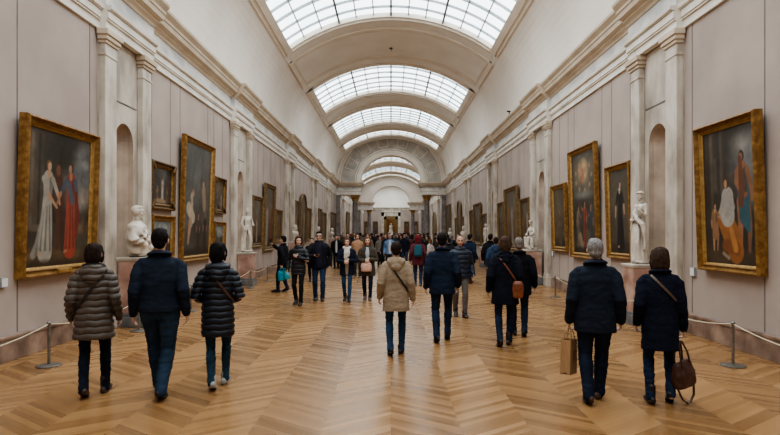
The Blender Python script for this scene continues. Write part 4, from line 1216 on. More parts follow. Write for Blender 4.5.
    if p.get('glasses'):
        mbg = MB()
        for q in (-1,1):
            mbg.tube([hd @ Vector((q*0.034+0.022*math.cos(a), 0.098, 1.590+0.016*math.sin(a))) for a in np.linspace(0,2*PI,13)], [0.0028]*13, n=6)
            mbg.tube([hd @ Vector((q*0.056,0.096,1.594)), hd @ Vector((q*0.08,0.03,1.594)), hd @ Vector((q*0.08,-0.01,1.588))], [0.0025]*3, n=6)
        mbg.tube([hd @ Vector((-0.012,0.1,1.592)), hd @ Vector((0.012,0.1,1.592))], [0.0025]*2, n=6)
        part('glasses', mbg.mesh('glasses', True), 'leather', rgb(20,18,18))
    # --- strap across the body
    def strap_mesh(xa, za, xb, zb, w=0.016, off=0.012):
        mbs = MB()
        for front in ((False, True)):
            v = []; f = []; nn = 22
            for i in range(nn+1):
                t = i/nn; x = xa+(xb-xa)*t; z = za+(zb-za)*t
                dirv = Vector((xb-xa, 0, zb-za)).normalized(); nrm = Vector((-dirv.z, 0, dirv.x))
                for qq in (-1, 1):
                    for oo in (off+0.006, off-0.012):
                        v.append(surf(x+nrm.x*w*qq, z+nrm.z*w*qq, front, oo))
            for i in range(nn):
                a = i*4
                for (c0, c1) in ((0,2),(2,3),(3,1),(1,0)):
                    f.append((a+c0, a+c1, a+4+c1, a+4+c0))
            mbs.add(v, f)
        return mbs
    if 'strap' in p:
        xa, za, xb, zb, cc = p['strap']
        mbs = strap_mesh(xa, za, xb, zb, p.get('strap_w', 0.016)); part('bag_strap', mbs.mesh('bag_strap'), 'leather', cc)
    if 'backpack' in p:
        mbs = MB(); mbs.rings([(0,-0.215,0.98+dz,0.12,0.06),(0,-0.225,1.02+dz,0.145,0.085),(0,-0.225,1.2+dz,0.14,0.085),(0,-0.21,1.33+dz,0.12,0.065),(0,-0.2,1.38+dz,0.08,0.04)], n=20, e=3)
        mbs.rings([(0,-0.30,1.02+dz,0.10,0.03),(0,-0.31,1.05+dz,0.11,0.035),(0,-0.30,1.17+dz,0.10,0.02)], n=16, e=3)
        part('backpack', fuse(mbs, 0.012, 1), 'cloth', p['backpack'])
    tag(root, p['label'], p.get('cat','person'), p.get('group'))
    def wp(v): return W @ Vector(v)
    ws_ = [W @ Vector(j[3]) for j in ja]
    return {'root': root, 'W': W, 's': s, 'wrists': ws_, 'fd': [(R3 @ (j[3]-j[2])).normalized() for j in ja], 'surf': surf, 'strap_mesh': strap_mesh, 'R3': R3}

def at(px, fy, hy=None):
    Y = F*CAMZ/(fy-CY); X = (px-CX)*Y/F
    H = CAMZ - (hy-CY)*Y/F if hy is not None else None
    return X, Y, H

def P(px, fy, hy, **kw):
    x, y, h = at(px, fy, hy); kw.update(x=x, y=y, H=h)
    kw['yaw'] = kw.get('yaw', 0.0) + 0.7*math.atan2(-x, y)
    return person(kw)

DENIM = rgb(34,58,82); DKDENIM = rgb(24,34,52); NAVY = rgb(24,29,40); BLACK = rgb(20,20,23)
walkL = ((-0.085,0.20,0.0),(0.085,-0.28,0.55))    # left foot forward, right heel rising
walkR = ((-0.085,-0.28,0.55),(0.085,0.20,0.0))
FACE = PI                                          # yaw for people walking towards the camera

# -- near group on the left, seen from behind
q1 = P(94, 396, 244, f=True, seed=1, vox=0.007, label='woman in long taupe quilted puffer coat walking away at far left', ocol=rgb(86,76,68), outer='puffer', oname='puffer_coat', hem=0.645, bulk=1.03, flare=1.12, hood=0.95,
  sleeve=0.95, quilt=0.072, tcol=rgb(24,30,44), tw=0.92, scol=rgb(66,44,32), boot=0.07, hair='bob', hcol=rgb(44,32,27), scarf=rgb(44,42,42), strap=(0.13,1.41,-0.21,0.93,rgb(44,38,36)), strap_w=0.013,
  feet=((-0.09,-0.12,0.35),(0.10,0.14,0.0)), arms=((-0.24,0.06,0.88),(0.25,0.04,0.87)), hyaw=-0.1)
q2 = P(160, 396, 226, seed=2, vox=0.007, label='tall man in navy jacket and blue jeans walking away, hands by his sides', ocol=rgb(30,38,52), hem=0.875, bulk=1.0, sleeve=0.95, tcol=rgb(36,54,72), tw=1.1, scol=rgb(30,28,32), hair='short', hcol=rgb(26,21,19),
  collar=0.06, feet=((-0.045,0.26,0.0),(0.03,-0.2,0.3)), arms=((-0.25,0.02,0.86),(0.25,-0.02,0.86)), hyaw=-0.05)
q3 = P(218, 388, 242, f=True, seed=3, vox=0.007, label='woman in long navy quilted puffer coat and white sneakers, third from left', ocol=rgb(22,27,38), outer='puffer', oname='puffer_coat', hem=0.62, bulk=1.0, sleeve=0.95, flare=1.0, hood=1.0, quilt=0.07,
  tcol=rgb(38,60,76), tw=0.85, scol=rgb(168,165,162), sneaker=True, hair='bob', hcol=rgb(24,20,20), strap=(-0.02,1.30,0.20,1.0,rgb(92,60,42)), strap_w=0.010,
  feet=((-0.06,-0.14,0.3),(0.07,0.20,0.0)), arms=((-0.17,0.17,1.02),(0.17,0.17,1.02)), hints=((-0.5,-1,-0.3),(0.5,-1,-0.3)), hyaw=-0.15)
# -- middle, from behind
q4 = P(396, 355, 242, f=True, seed=4, vox=0.008, label='woman in hooded beige jacket with thin black strap walking away in the middle', ocol=rgb(150,133,112), hem=0.67, bulk=1.03, flare=1.08, hood=0.9, wrinkle=0.008,
  tcol=rgb(34,58,84), tw=0.92, scol=rgb(34,30,30), hair='short', hcol=rgb(40,30,26), strap=(-0.12,1.41,0.20,0.95,rgb(30,28,28)), strap_w=0.013, feet=((-0.085,-0.12,0.4),(0.085,0.12,0.0)), arms=((-0.25,0.05,0.87),(0.255,0.0,0.85)))
q5 = P(442, 342, 233, seed=5, vox=0.008, label='man in dark navy jacket walking away, right of the beige-jacketed woman', ocol=rgb(28,38,56), hem=0.755, bulk=1.02, tcol=rgb(28,42,62), scol=rgb(44,36,32), hair='short', hcol=rgb(28,23,21), collar=0.06,
  feet=((-0.085,-0.14,0.35),(0.09,0.12,0.5)), arms=((-0.25,0.02,0.86),(0.25,0.03,0.88)))
q6 = P(460, 316, 236, yaw=FACE+0.1, seed=6, vox=0.009, label='balding man in navy puffer jacket and grey trousers walking towards us', ocol=rgb(30,37,52), outer='puffer', quilt=0.10, hem=0.80, bulk=1.05, tcol=rgb(98,92,88), tmat='cloth', scol=rgb(40,32,28),
  hair='bald', hcol=rgb(96,88,82), skin='ruddy', stubble=True, feet=((-0.085,0.14,0.0),(0.085,-0.12,0.35)), arms=((-0.27,0.08,0.88),(0.27,-0.02,0.88)))
q7 = P(505, 346, 237, f=True, seed=7, vox=0.008, label='woman in long black coat with tan crossbody bag, right of centre', ocol=rgb(24,27,37), outer='coat', oname='coat', hem=0.66, bulk=1.06, flare=1.1, tcol=rgb(28,40,62), tw=0.9, scol=rgb(52,38,32), boot=0.08, hair='bob', hcol=rgb(74,56,44), hood=0.7,
  feet=((-0.085,-0.16,0.4),(0.075,0.12,0.0)), arms=((-0.255,0.02,0.87),(0.24,0.08,0.90)))
q8 = P(519, 336, 238, seed=8, vox=0.009, label='grey-haired man in black coat beside the woman with the tan bag', ocol=rgb(24,24,30), outer='coat', oname='coat', hem=0.72, bulk=1.06, tcol=rgb(28,38,56), scol=rgb(34,30,30), hair='short', hcol=rgb(120,112,106), collar=0.06,
  feet=((-0.085,0.1,0.0),(0.085,-0.1,0.3)), arms=((-0.24,0.04,0.88),(0.27,0.04,0.88)))
# -- near couple on the right
q9 = P(595, 402, 239, seed=9, vox=0.007, label='grey-haired man in dark jacket carrying a brown paper bag, right foreground', ocol=rgb(28,35,48), hem=0.74, bulk=1.05, tcol=rgb(26,34,52), tw=1.12, scol=rgb(74,56,46), hair='short', hcol=rgb(132,128,126), collar=0.07,
  feet=((-0.075,-0.14,0.25),(0.06,0.16,0.0)), arms=((-0.255,0.02,0.85),(0.255,0.02,0.86)), curl=0.7)
q10 = P(660, 404, 248, f=True, seed=10, vox=0.007, label='woman in long black coat carrying a brown handbag, rightmost foreground', ocol=rgb(25,30,44), outer='coat', oname='coat', hem=0.60, bulk=0.98, flare=1.06, tcol=rgb(30,46,70), tw=0.9, scol=rgb(26,24,26), boot=0.07, hair='fluffy', hcol=rgb(64,48,40),
  strap=(-0.10,1.41,0.15,1.14,rgb(96,76,64)), strap_w=0.012, feet=((-0.10,-0.02,0.1),(0.11,0.0,0.5)), arms=((-0.23,0.05,0.87),(0.24,0.05,0.83)), curl=0.8)
# -- group walking towards the camera
q11 = P(283, 292, 236, yaw=1.1, seed=11, vox=0.010, label='person in black coat raising a phone towards the left wall, turquoise bags in hand', ocol=rgb(27,27,33), outer='coat', oname='coat', hem=0.80, bulk=1.05, tcol=rgb(30,38,54), hair='short', hcol=rgb(30,24,22),
  feet=((-0.1,0.12,0.0),(0.1,-0.1,0.3)), arms=((-0.27,-0.12,0.86),(0.06,0.36,1.42)), hints=((-0.3,-1,0),(1,0,-1)))
P(298.5, 304.5, 236.5, yaw=FACE-0.15, f=True, seed=12, vox=0.009, label='woman in black quilted jacket walking towards us with hand on chest', ocol=rgb(28,28,35), outer='puffer', oname='puffer_jacket', quilt=0.1, hem=0.76, bulk=0.98, sleeve=0.95, tcol=rgb(28,28,30), tmat='cloth', tw=0.92, scol=rgb(26,24,24), boot=0.06, hair='bob', hcol=rgb(72,52,40),
  feet=((-0.08,0.1,0.0),(0.08,-0.1,0.3)), arms=((-0.04,0.20,1.20),(0.26,0.05,0.87)), hints=((-1,-0.3,-0.6),(0.5,-1,0)), palm=((0,-1,0),None), hdir=((1,0,0.3),None), hyaw=0.35)
q13 = P(319, 300.5, 231.5, yaw=FACE, seed=13, vox=0.009, label='tall man with glasses and open dark jacket walking towards us holding a phone', ocol=rgb(27,27,34), hem=0.80, bulk=1.07, tcol=rgb(36,54,80), scol=rgb(36,28,26), hair='short', hcol=rgb(34,28,25), glasses=True, shirt=rgb(36,34,50), shirt_w=0.06,
  feet=((-0.09,0.06,0.0),(0.09,-0.06,0.0)), arms=((-0.27,0.02,0.86),(0.10,0.27,1.10)), hints=((-0.5,-1,0),(1,-0.5,-0.5)), hdir=(None,(-0.7,0.6,0.1)), palm=(None,(-0.3,-0.2,1)), hpitch=-0.05)
P(347, 301, 238, yaw=FACE, f=True, seed=14, vox=0.009, label='woman in open navy coat with white scarf walking towards us, hands clasped', ocol=rgb(30,36,50), outer='coat', oname='coat', hem=0.70, bulk=1.04, tcol=rgb(36,66,96), tw=0.85, scol=rgb(26,24,26), boot=0.05, hair='bob', hcol=rgb(98,66,46), shirt=rgb(150,130,112), shirt_w=0.035,
  scarf=rgb(206,200,192), scarf_tail=True, feet=((-0.06,0.16,0.0),(0.06,-0.14,0.4)), arms=((-0.08,0.23,1.10),(0.09,0.25,1.06)), hints=((-0.7,-0.6,-0.5),(0.7,-0.6,-0.5)), hdir=((0.85,0.35,0.0),(-0.85,0.45,-0.1)), palm=((0,-1,0),(0,-1,0)), thumb=((0,0,1),(0,0,1)), curl=0.6)
q15 = P(367.5, 300, 237, yaw=FACE, f=True, seed=15, vox=0.009, label='woman in olive-brown parka with pale pink bag walking towards us', ocol=rgb(74,66,56), hem=0.66, bulk=1.1, flare=1.08, hood=1.0, tcol=rgb(26,34,50), tw=0.9, scol=rgb(96,70,58), hair='long', hcol=rgb(112,80,56), shirt=rgb(168,172,176), shirt_w=0.04, shirt_to=1.12,
  feet=((-0.07,0.10,0.0),(0.07,-0.1,0.3)), arms=((-0.08,0.23,1.10),(0.09,0.25,1.06)), hints=((-0.7,-0.6,-0.5),(0.7,-0.6,-0.5)), hdir=((0.85,0.35,0.0),(-0.85,0.45,-0.1)), palm=((0,-1,0),(0,-1,0)), thumb=((0,0,1),(0,0,1)), curl=0.6)

# -- farther visitors
mid = [
 (336.5,269,235, dict(yaw=FACE, label='man in black suit jacket and white shirt, behind the navy-coated woman', ocol=rgb(24,24,27), tcol=rgb(24,24,27), tmat='cloth', shirt=rgb(186,186,186), shirt_w=0.04, hair='short', hcol=rgb(30,25,22))),
 (312,282,238, dict(yaw=FACE, label='visitor in black half hidden behind the tall man with glasses', ocol=rgb(26,26,29), tcol=rgb(26,26,30), hair='short', hcol=rgb(44,34,28), oname='coat', outer='coat', hem=0.7)),
 (357.5,276,234, dict(yaw=FACE, f=True, label='woman in tan coat just behind and between the two women facing us', ocol=rgb(168,132,104), tcol=rgb(60,60,66), hair='bob', hcol=rgb(92,66,48), outer='coat', oname='coat', hem=0.7)),
 (390,272,234, dict(yaw=FACE, label='man in light blue open shirt facing us, behind the beige-jacketed woman', ocol=rgb(98,124,156), shirt=rgb(180,184,188), shirt_w=0.05, tcol=rgb(50,56,66), hair='bald', hcol=rgb(70,54,44), skin='tan')),
 (380,266,236, dict(yaw=FACE, label='visitor in grey-beige jacket with backpack straps left of the blue-shirted man', ocol=rgb(122,116,106), tcol=rgb(34,36,42), hair='short', hcol=rgb(50,40,34))),
 (405,263,236, dict(yaw=0.2, label='man in black jacket and light jeans seen from behind, left of the maroon coat', ocol=rgb(24,24,28), tcol=rgb(74,96,124), hair='short', hcol=rgb(28,23,20))),
 (418,286,235, dict(yaw=0.0, f=True, label='person in maroon coat with teal backpack and red hat, from behind', ocol=rgb(96,46,54), tcol=rgb(38,52,78), hair='fluffy', hcol=rgb(112,38,44), hem=0.70, outer='coat', oname='coat', backpack=rgb(40,84,96), scol=rgb(120,112,108), sneaker=True)),
 (430,270,239, dict(yaw=0.9, f=True, label='woman with light brown hair and pale top, just left of navy-jacketed man', ocol=rgb(198,188,180), tcol=rgb(52,58,72), hair='long', hcol=rgb(110,74,54))),
 (449,280,238, dict(yaw=0.0, label='dark-haired visitor mostly hidden between two men in navy', ocol=rgb(34,34,40), tcol=rgb(36,40,50), hair='short', hcol=rgb(32,26,24))),
 (470,283,234, dict(yaw=-0.5, f=True, label='woman in dark blue coat and reddish shoes looking at the right wall', ocol=rgb(32,42,60), tcol=rgb(30,38,56), hair='short', hcol=rgb(30,24,24), outer='coat', oname='coat', hem=0.70, scol=rgb(108,52,40))),
 (490.5,286,234, dict(yaw=-0.3, label='dark-haired man in black coat by the right statues, left of the pair', ocol=rgb(28,28,33), tcol=rgb(34,40,54), hair='short', hcol=rgb(30,25,23), outer='coat', oname='coat', hem=0.70)),
 (496,294,237, dict(yaw=-0.1, label='man with blue and grey backpack jacket behind the long-coated woman', ocol=rgb(46,62,88), tcol=rgb(60,84,112), hair='short', hcol=rgb(34,28,25), hood=1.0)),
 (424,262,236, dict(yaw=0.1, label='visitor in dark green-grey parka right of the maroon coat, farther back', ocol=rgb(48,50,48), tcol=rgb(36,40,48), hair='short', hcol=rgb(40,32,28), hood=0.9)),
]
for i, (px, fy, hy, kw) in enumerate(mid):
    kw.setdefault('hem', 0.80); kw.setdefault('scol', rgb(30,27,26)); kw.setdefault('bulk', 1.05)
    kw.update(seed=40+i, vox=0.013, feet=walkL if i % 2 else ((-0.09,0.05,0.0),(0.09,-0.06,0.1)))
    P(px, fy, hy, **kw)

# -- the distant crowd: a few figures built once, then copied with new colours
random.seed(5)
protos = []
base = [dict(yaw=0, hair='short'), dict(yaw=0, hair='bob', f=True, hem=0.7), dict(yaw=0, hair='short', outer='coat', oname='coat', hem=0.7), dict(yaw=0, hair='long', f=True, hem=0.72),
        dict(yaw=0, hair='short', shirt=rgb(176,172,168)), dict(yaw=0, hair='bob', f=True, hem=0.74, scarf=rgb(150,130,120))]
CROWD_LABEL = 'distant visitor, only a tiny head and shoulders in the packed crowd near the archway'
cc = [rgb(28,28,32), rgb(34,38,50), rgb(44,40,40), rgb(24,26,34), rgb(70,60,54), rgb(56,62,78), rgb(40,46,44), rgb(84,74,66), rgb(30,34,46), rgb(62,46,44), rgb(110,96,84), rgb(26,26,28), rgb(128,118,106), rgb(72,88,112), rgb(96,58,52), rgb(150,140,130)]
hc_ = [rgb(30,24,22), rgb(44,34,28), rgb(70,50,38), rgb(36,30,28), rgb(96,72,52), rgb(120,112,104)]
spots = []
tries = 0
while len(spots) < 140 and tries < 4000:
    tries += 1
    y = random.uniform(27, 42) if len(spots) < 46 else (random.uniform(42, 58) if len(spots) < 86 else random.uniform(58, 88))
    xm = 3.7 if y < 51 or y > 57 else 2.4
    px_lo, px_hi = 338, 476
    x = random.uniform(-xm, xm); px = CX + x*F/y
    if not (px_lo < px < px_hi): continue
    if all(math.hypot(x-a, (y-b)) > 0.75 for a, b in spots): spots.append((x, y))
for i, (x, y) in enumerate(spots):
    k = i % len(base); H = random.uniform(1.60, 1.80); yaw = random.choice((0, 0, PI, PI, 0.6, -0.7, PI-0.5)) + random.uniform(-0.2, 0.2)
    if i < len(base):
        kw = dict(base[k]); kw.setdefault('hem', 0.8)
        kw.update(x=x, y=y, H=1.70, seed=70+i, vox=0.02, bulk=1.05, label=CROWD_LABEL, group='distant crowd', ocol=random.choice(cc), tcol=rgb(34,40,52), hcol=random.choice(hc_), scol=rgb(28,26,26), feet=((-0.09,0.08,0.0),(0.09,-0.08,0.1)))
        r = person(kw)['root']; protos.append(r)
    else:
        r = copy_tree(protos[k]); r.location = (x, y, 0)
    r.rotation_euler = (0, 0, yaw); sc_ = H/1.70; r.scale = (sc_, sc_, sc_)
    oc, hcx, tcx = random.choice(cc), random.choice(hc_), random.choice([rgb(34,40,52), rgb(28,28,32), rgb(52,66,88), rgb(44,42,42)])
    for ch in r.children:
        if ch.name.startswith(('jacket','coat')): ch.color = oc
        elif ch.name.startswith('hair'): ch.color = hcx
        elif ch.name.startswith('trousers'): ch.color = tcx
# ------------------------------------------------------------------ things carried
def paper_bag(pt):
    """flat-bottomed paper bag hanging from a hand at world point pt"""
    o = empty('paper_bag', (pt[0], pt[1], pt[2]-0.50), 0.35); tag(o, 'brown paper shopping bag in left hand of the grey-haired man', 'bag')
    o.rotation_euler = (0, 0.10, 0.95)
    mb = MB(); w, d, h = 0.115, 0.055, 0.36
    v = [(-w,-d,0),(w,-d,0),(w,d,0),(-w,d,0),(-w,-d*0.9,h),(w,-d*0.9,h),(w,d*0.9,h),(-w,d*0.9,h),(-w*0.93,0,0.02),(w*0.93,0,0.02),(w*0.86,0,h),(-w*0.86,0,h)]
    mb.add(v, [(3,2,1,0),(0,1,5,4),(2,3,7,6),(1,9,10,5),(9,2,6,10),(3,8,11,7),(8,0,4,11)])
    b = mb.build('bag_body', M['paper'], o); b.color = rgb(166,132,96); md = b.modifiers.new('s','SOLIDIFY'); md.thickness = 0.003
    mb = MB(); mb.box(-0.05,0.05,-d*0.97-0.004,-d*0.97,0.14,0.25)
    e = mb.build('printed_panel', M['paper'], o); e.color = rgb(140,106,74)
    for q in (-1, 1):
        mb = MB(); mb.tube([(-0.05,q*d*0.9,h-0.02),(-0.045,q*0.03,h+0.07),(0,q*0.006,h+0.125),(0.045,q*0.03,h+0.07),(0.05,q*d*0.9,h-0.02)], [0.005]*5, n=6)
        hd_ = mb.build('handle', M['paper'], o, smooth=True); hd_.color = rgb(150,118,84)

def handbag(pt):
    o = empty('handbag', (pt[0]+0.0, pt[1], pt[2]-0.52)); o.rotation_euler = (0, -0.16, 0.5)
    tag(o, 'dark brown leather handbag with dangling strap held by the rightmost woman', 'bag')
    mb = MB(); mb.rings([(0,0,0.0,0.13,0.06),(0,0,0.02,0.15,0.075),(0,0,0.15,0.145,0.07),(0,0,0.25,0.115,0.04),(0,0,0.27,0.10,0.02)], n=24, e=3.2)
    me = fuse(mb, 0.010, 2, lambda c: 0.008*nz(c, 14, 14, 14, 3)); me.materials.append(M['leather']); b = link('bag_body', me, o); b.color = rgb(74,46,36)
    for q in (-1, 1):
        mb = MB(); mb.tube([(-0.07,q*0.045,0.22),(-0.06,q*0.03,0.36),(-0.02,q*0.008,0.475),(0.02,q*0.008,0.475),(0.06,q*0.03,0.36),(0.07,q*0.045,0.22)], [0.009]*6, n=8)
        h = mb.build('handle', M['leather'], o, smooth=True); h.color = rgb(66,40,32)
    mb = MB(); mb.tube([(0.13,0.0,0.20),(0.165,0,0.05),(0.14,0,-0.13),(0.05,0,-0.21),(-0.05,0,-0.13),(-0.12,0,0.03),(-0.125,0,0.14)], [(0.013,0.006)]*7, n=8, ref=(0,1,0))
    h = mb.build('strap', M['leather'], o, smooth=True); h.color = rgb(70,44,34)
    mb = MB(); mb.tube([(-0.10,0,0.268),(0.10,0,0.268)], [0.006,0.006], n=6); h = mb.build('zip', M['steel'], o)

def crossbody(q):
    """tan bag on the right hip of q, with its strap"""
    W, s = q['W'], q['s']
    pos = q['surf'](0.155, 0.99, False, 0.0)
    o = empty('crossbody_bag', (0,0,0)); o.matrix_world = W
    tag(o, 'tan leather crossbody bag on the back hip of the woman in long black coat', 'bag')
    mb = MB(); c = Vector(pos) + Vector((0.03,-0.065,-0.07))
    mb.rings([(c.x,c.y,c.z-0.155,0.05,0.025),(c.x,c.y,c.z-0.14,0.075,0.038),(c.x,c.y,c.z-0.03,0.088,0.046),(c.x,c.y,c.z+0.07,0.078,0.04),(c.x,c.y,c.z+0.11,0.05,0.022)], n=24, e=2.8)
    me = fuse(mb, 0.009, 2); me.materials.append(M['leather']); b = link('bag_body', me, o); b.color = rgb(134,76,50)
    mb = MB(); mb.rings([(c.x,c.y-0.012,c.z-0.04,0.04,0.038),(c.x,c.y-0.012,c.z-0.02,0.07,0.040),(c.x,c.y-0.010,c.z+0.06,0.080,0.038),(c.x,c.y-0.004,c.z+0.10,0.055,0.026)], n=24, e=2.8)
    me = fuse(mb, 0.009, 2); me.materials.append(M['leather']); b = link('flap', me, o); b.color = rgb(118,64,42)
    ms = q['strap_mesh'](-0.10, 1.41, 0.165, 1.03, 0.013, 0.014)
    b = ms.build('strap', M['leather'], o); b.color = rgb(120,72,50)

def tote(pt, label, color, w=0.15, h=0.26, rz=0.2, drop=0.16, skew=0.0):
    o = empty('tote_bag', (pt[0], pt[1], pt[2]-h-drop), rz); tag(o, label, 'bag')
    mb = MB(); mb.rings([(0,0,0,w*0.8,0.035),(0,0,0.02,w*0.92,0.05),(0,0,h*0.7,w,0.045),(0,0,h,w*0.96,0.02)], n=20, e=3.5)
    me = fuse(mb, 0.012, 1, lambda c: 0.008*nz(c, 12, 12, 12, 9)); me.materials.append(M['cloth']); b = link('bag_body', me, o); b.color = color
    for q in (-1, 1):
        mb = MB(); mb.tube([(-w*0.5,q*0.02,h-0.02),(-w*0.3+skew*0.6,q*0.012,h+drop*0.7),(skew,0,h+drop),(w*0.3+skew*0.6,q*0.012,h+drop*0.7),(w*0.5,q*0.02,h-0.02)], [0.008]*5, n=6)
        hd_ = mb.build('handle', M['cloth'], o, smooth=True); hd_.color = tuple(c*0.8 for c in color[:3]) + (1,)

def phone(pt, rot, label):
    o = empty('mobile_phone', pt); o.rotation_euler = rot; tag(o, label, 'phone')
    mb = MB(); mb.box(-0.037,0.037,-0.004,0.004,-0.075,0.075); b = mb.build('case', M['leather'], o, bevel=0.004); b.color = rgb(24,24,28)
    mb = MB(); mb.box(-0.033,0.033,0.0042,0.005,-0.068,0.068); mb.build('screen', M['dark'], o)

def hand_pt(q, i, d=0.09): return q['wrists'][i] + q['fd'][i]*d*q['s']
paper_bag(hand_pt(q9, 0)); handbag(hand_pt(q10, 1)); crossbody(q7)
w_ = hand_pt(q11, 0)
tote(w_, 'turquoise shopping bag held low by the person photographing the left wall', rgb(36,132,148), 0.13, 0.30, 0.9, 0.10)
tote((w_[0]+0.16, w_[1]+0.03, w_[2]), 'smaller teal bag hanging just right of the turquoise shopping bag', rgb(44,150,160), 0.085, 0.20, 0.25, 0.16, -0.15)
w_ = hand_pt(q11, 1, 0.13); phone((w_[0], w_[1], w_[2]+0.03), (0, 0, q11['root'].rotation_euler.z), 'dark phone raised towards the left wall paintings')
w_ = hand_pt(q13, 1, 0.10); phone((w_[0], w_[1]-0.03, w_[2]+0.03), (1.1, 0, 0.5), 'dark phone in the hand of the tall man with glasses')
# pale bag in front of the woman in the parka
o = empty('shoulder_bag'); o.matrix_world = q15['W']; tag(o, 'pale pink bag held in front of the woman in olive-brown parka', 'bag')
mb = MB(); mb.rings([(0.03,0.245,0.78,0.10,0.03),(0.03,0.245,0.80,0.14,0.05),(0.03,0.245,0.92,0.15,0.055),(0.03,0.245,1.00,0.13,0.035),(0.03,0.245,1.03,0.08,0.015)], n=22, e=2.8)
me = fuse(mb, 0.011, 2, lambda c: 0.006*nz(c, 14, 14, 14, 5)); me.materials.append(M['leather']); b = link('bag_body', me, o); b.color = rgb(206,164,146)
mb = MB(); mb.tube([(-0.08,0.235,0.99),(-0.05,0.25,1.07),(0.03,0.25,1.10),(0.10,0.25,1.07),(0.14,0.235,0.99)], [0.009]*5, n=8); b = mb.build('handle', M['leather'], o, smooth=True); b.color = rgb(170,126,108)

# ------------------------------------------------------------------ marble statues on pedestals
def pedestal(s, y, top, label, w=0.25, xc=4.88, mt='pink_marble'):
    o = empty('pedestal', (s*xc, y, 0)); tag(o, label, 'pedestal', 'statue pedestals')
    mb = MB(); mb.box(-w-0.03,w+0.03,-w-0.05,w+0.05,0,0.20); mb.box(-w-0.015,w+0.015,-w-0.03,w+0.03,0.20,0.25); mb.build('plinth', M['grey_stone'], o, bevel=0.012)
    mb = MB(); mb.box(-w,w,-w,w,0.25,top-0.07); mb.build('die', M[mt], o, bevel=0.008)
    mb = MB(); mb.box(-w-0.015,w+0.015,-w-0.015,w+0.015,top-0.07,top-0.045); mb.box(-w-0.025,w+0.025,-w-0.025,w+0.025,top-0.045,top); mb.build('cap', M['stone'], o, bevel=0.01)
    return o

def folds(c, amp=0.02, f=9.0, sd=0.0):
    """vertical drapery folds"""
    a = np.arctan2(c[:,1], c[:,0])
    n = nz(c, 3, 3, 1.5, sd)
    return amp*(np.sin(a*f + 4*n + c[:,2]*3) *0.6 + nz(c, 10, 10, 4, sd+2)*0.8)

def fig_head(mb, c, s=1.0, yaw=0.0, pitch=0.0, hair='bun'):
    T = Matrix.Translation(Vector(c)) @ Matrix.Rotation(yaw, 4, 'Z') @ Matrix.Rotation(pitch, 4, 'X') @ Matrix.Scale(s, 4) @ Matrix.Translation((0,0,-1.56))
    head_shapes(mb, T, 1.0, True)
    st = len(mb.v)
    mb.ell((0,-0.022,1.622), (0.082,0.090,0.088), 16); mb.ell((0,0.02,1.668), (0.066,0.06,0.036), 12)
    if hair == 'bun': mb.ell((0,-0.115,1.60), (0.045,0.05,0.045), 10); mb.tube([(-0.08,0.01,1.64),(-0.06,0.07,1.665),(0,0.088,1.67),(0.06,0.07,1.665),(0.08,0.01,1.64)], [0.016]*5, n=8)
    else:
        for q in (-1,1): mb.ell((q*0.07,-0.02,1.60), (0.022,0.05,0.04), 10)
    if hair == 'beard': mb.ell((0,0.055,1.495), (0.048,0.045,0.05), 10)
    mb.xform(T, st)

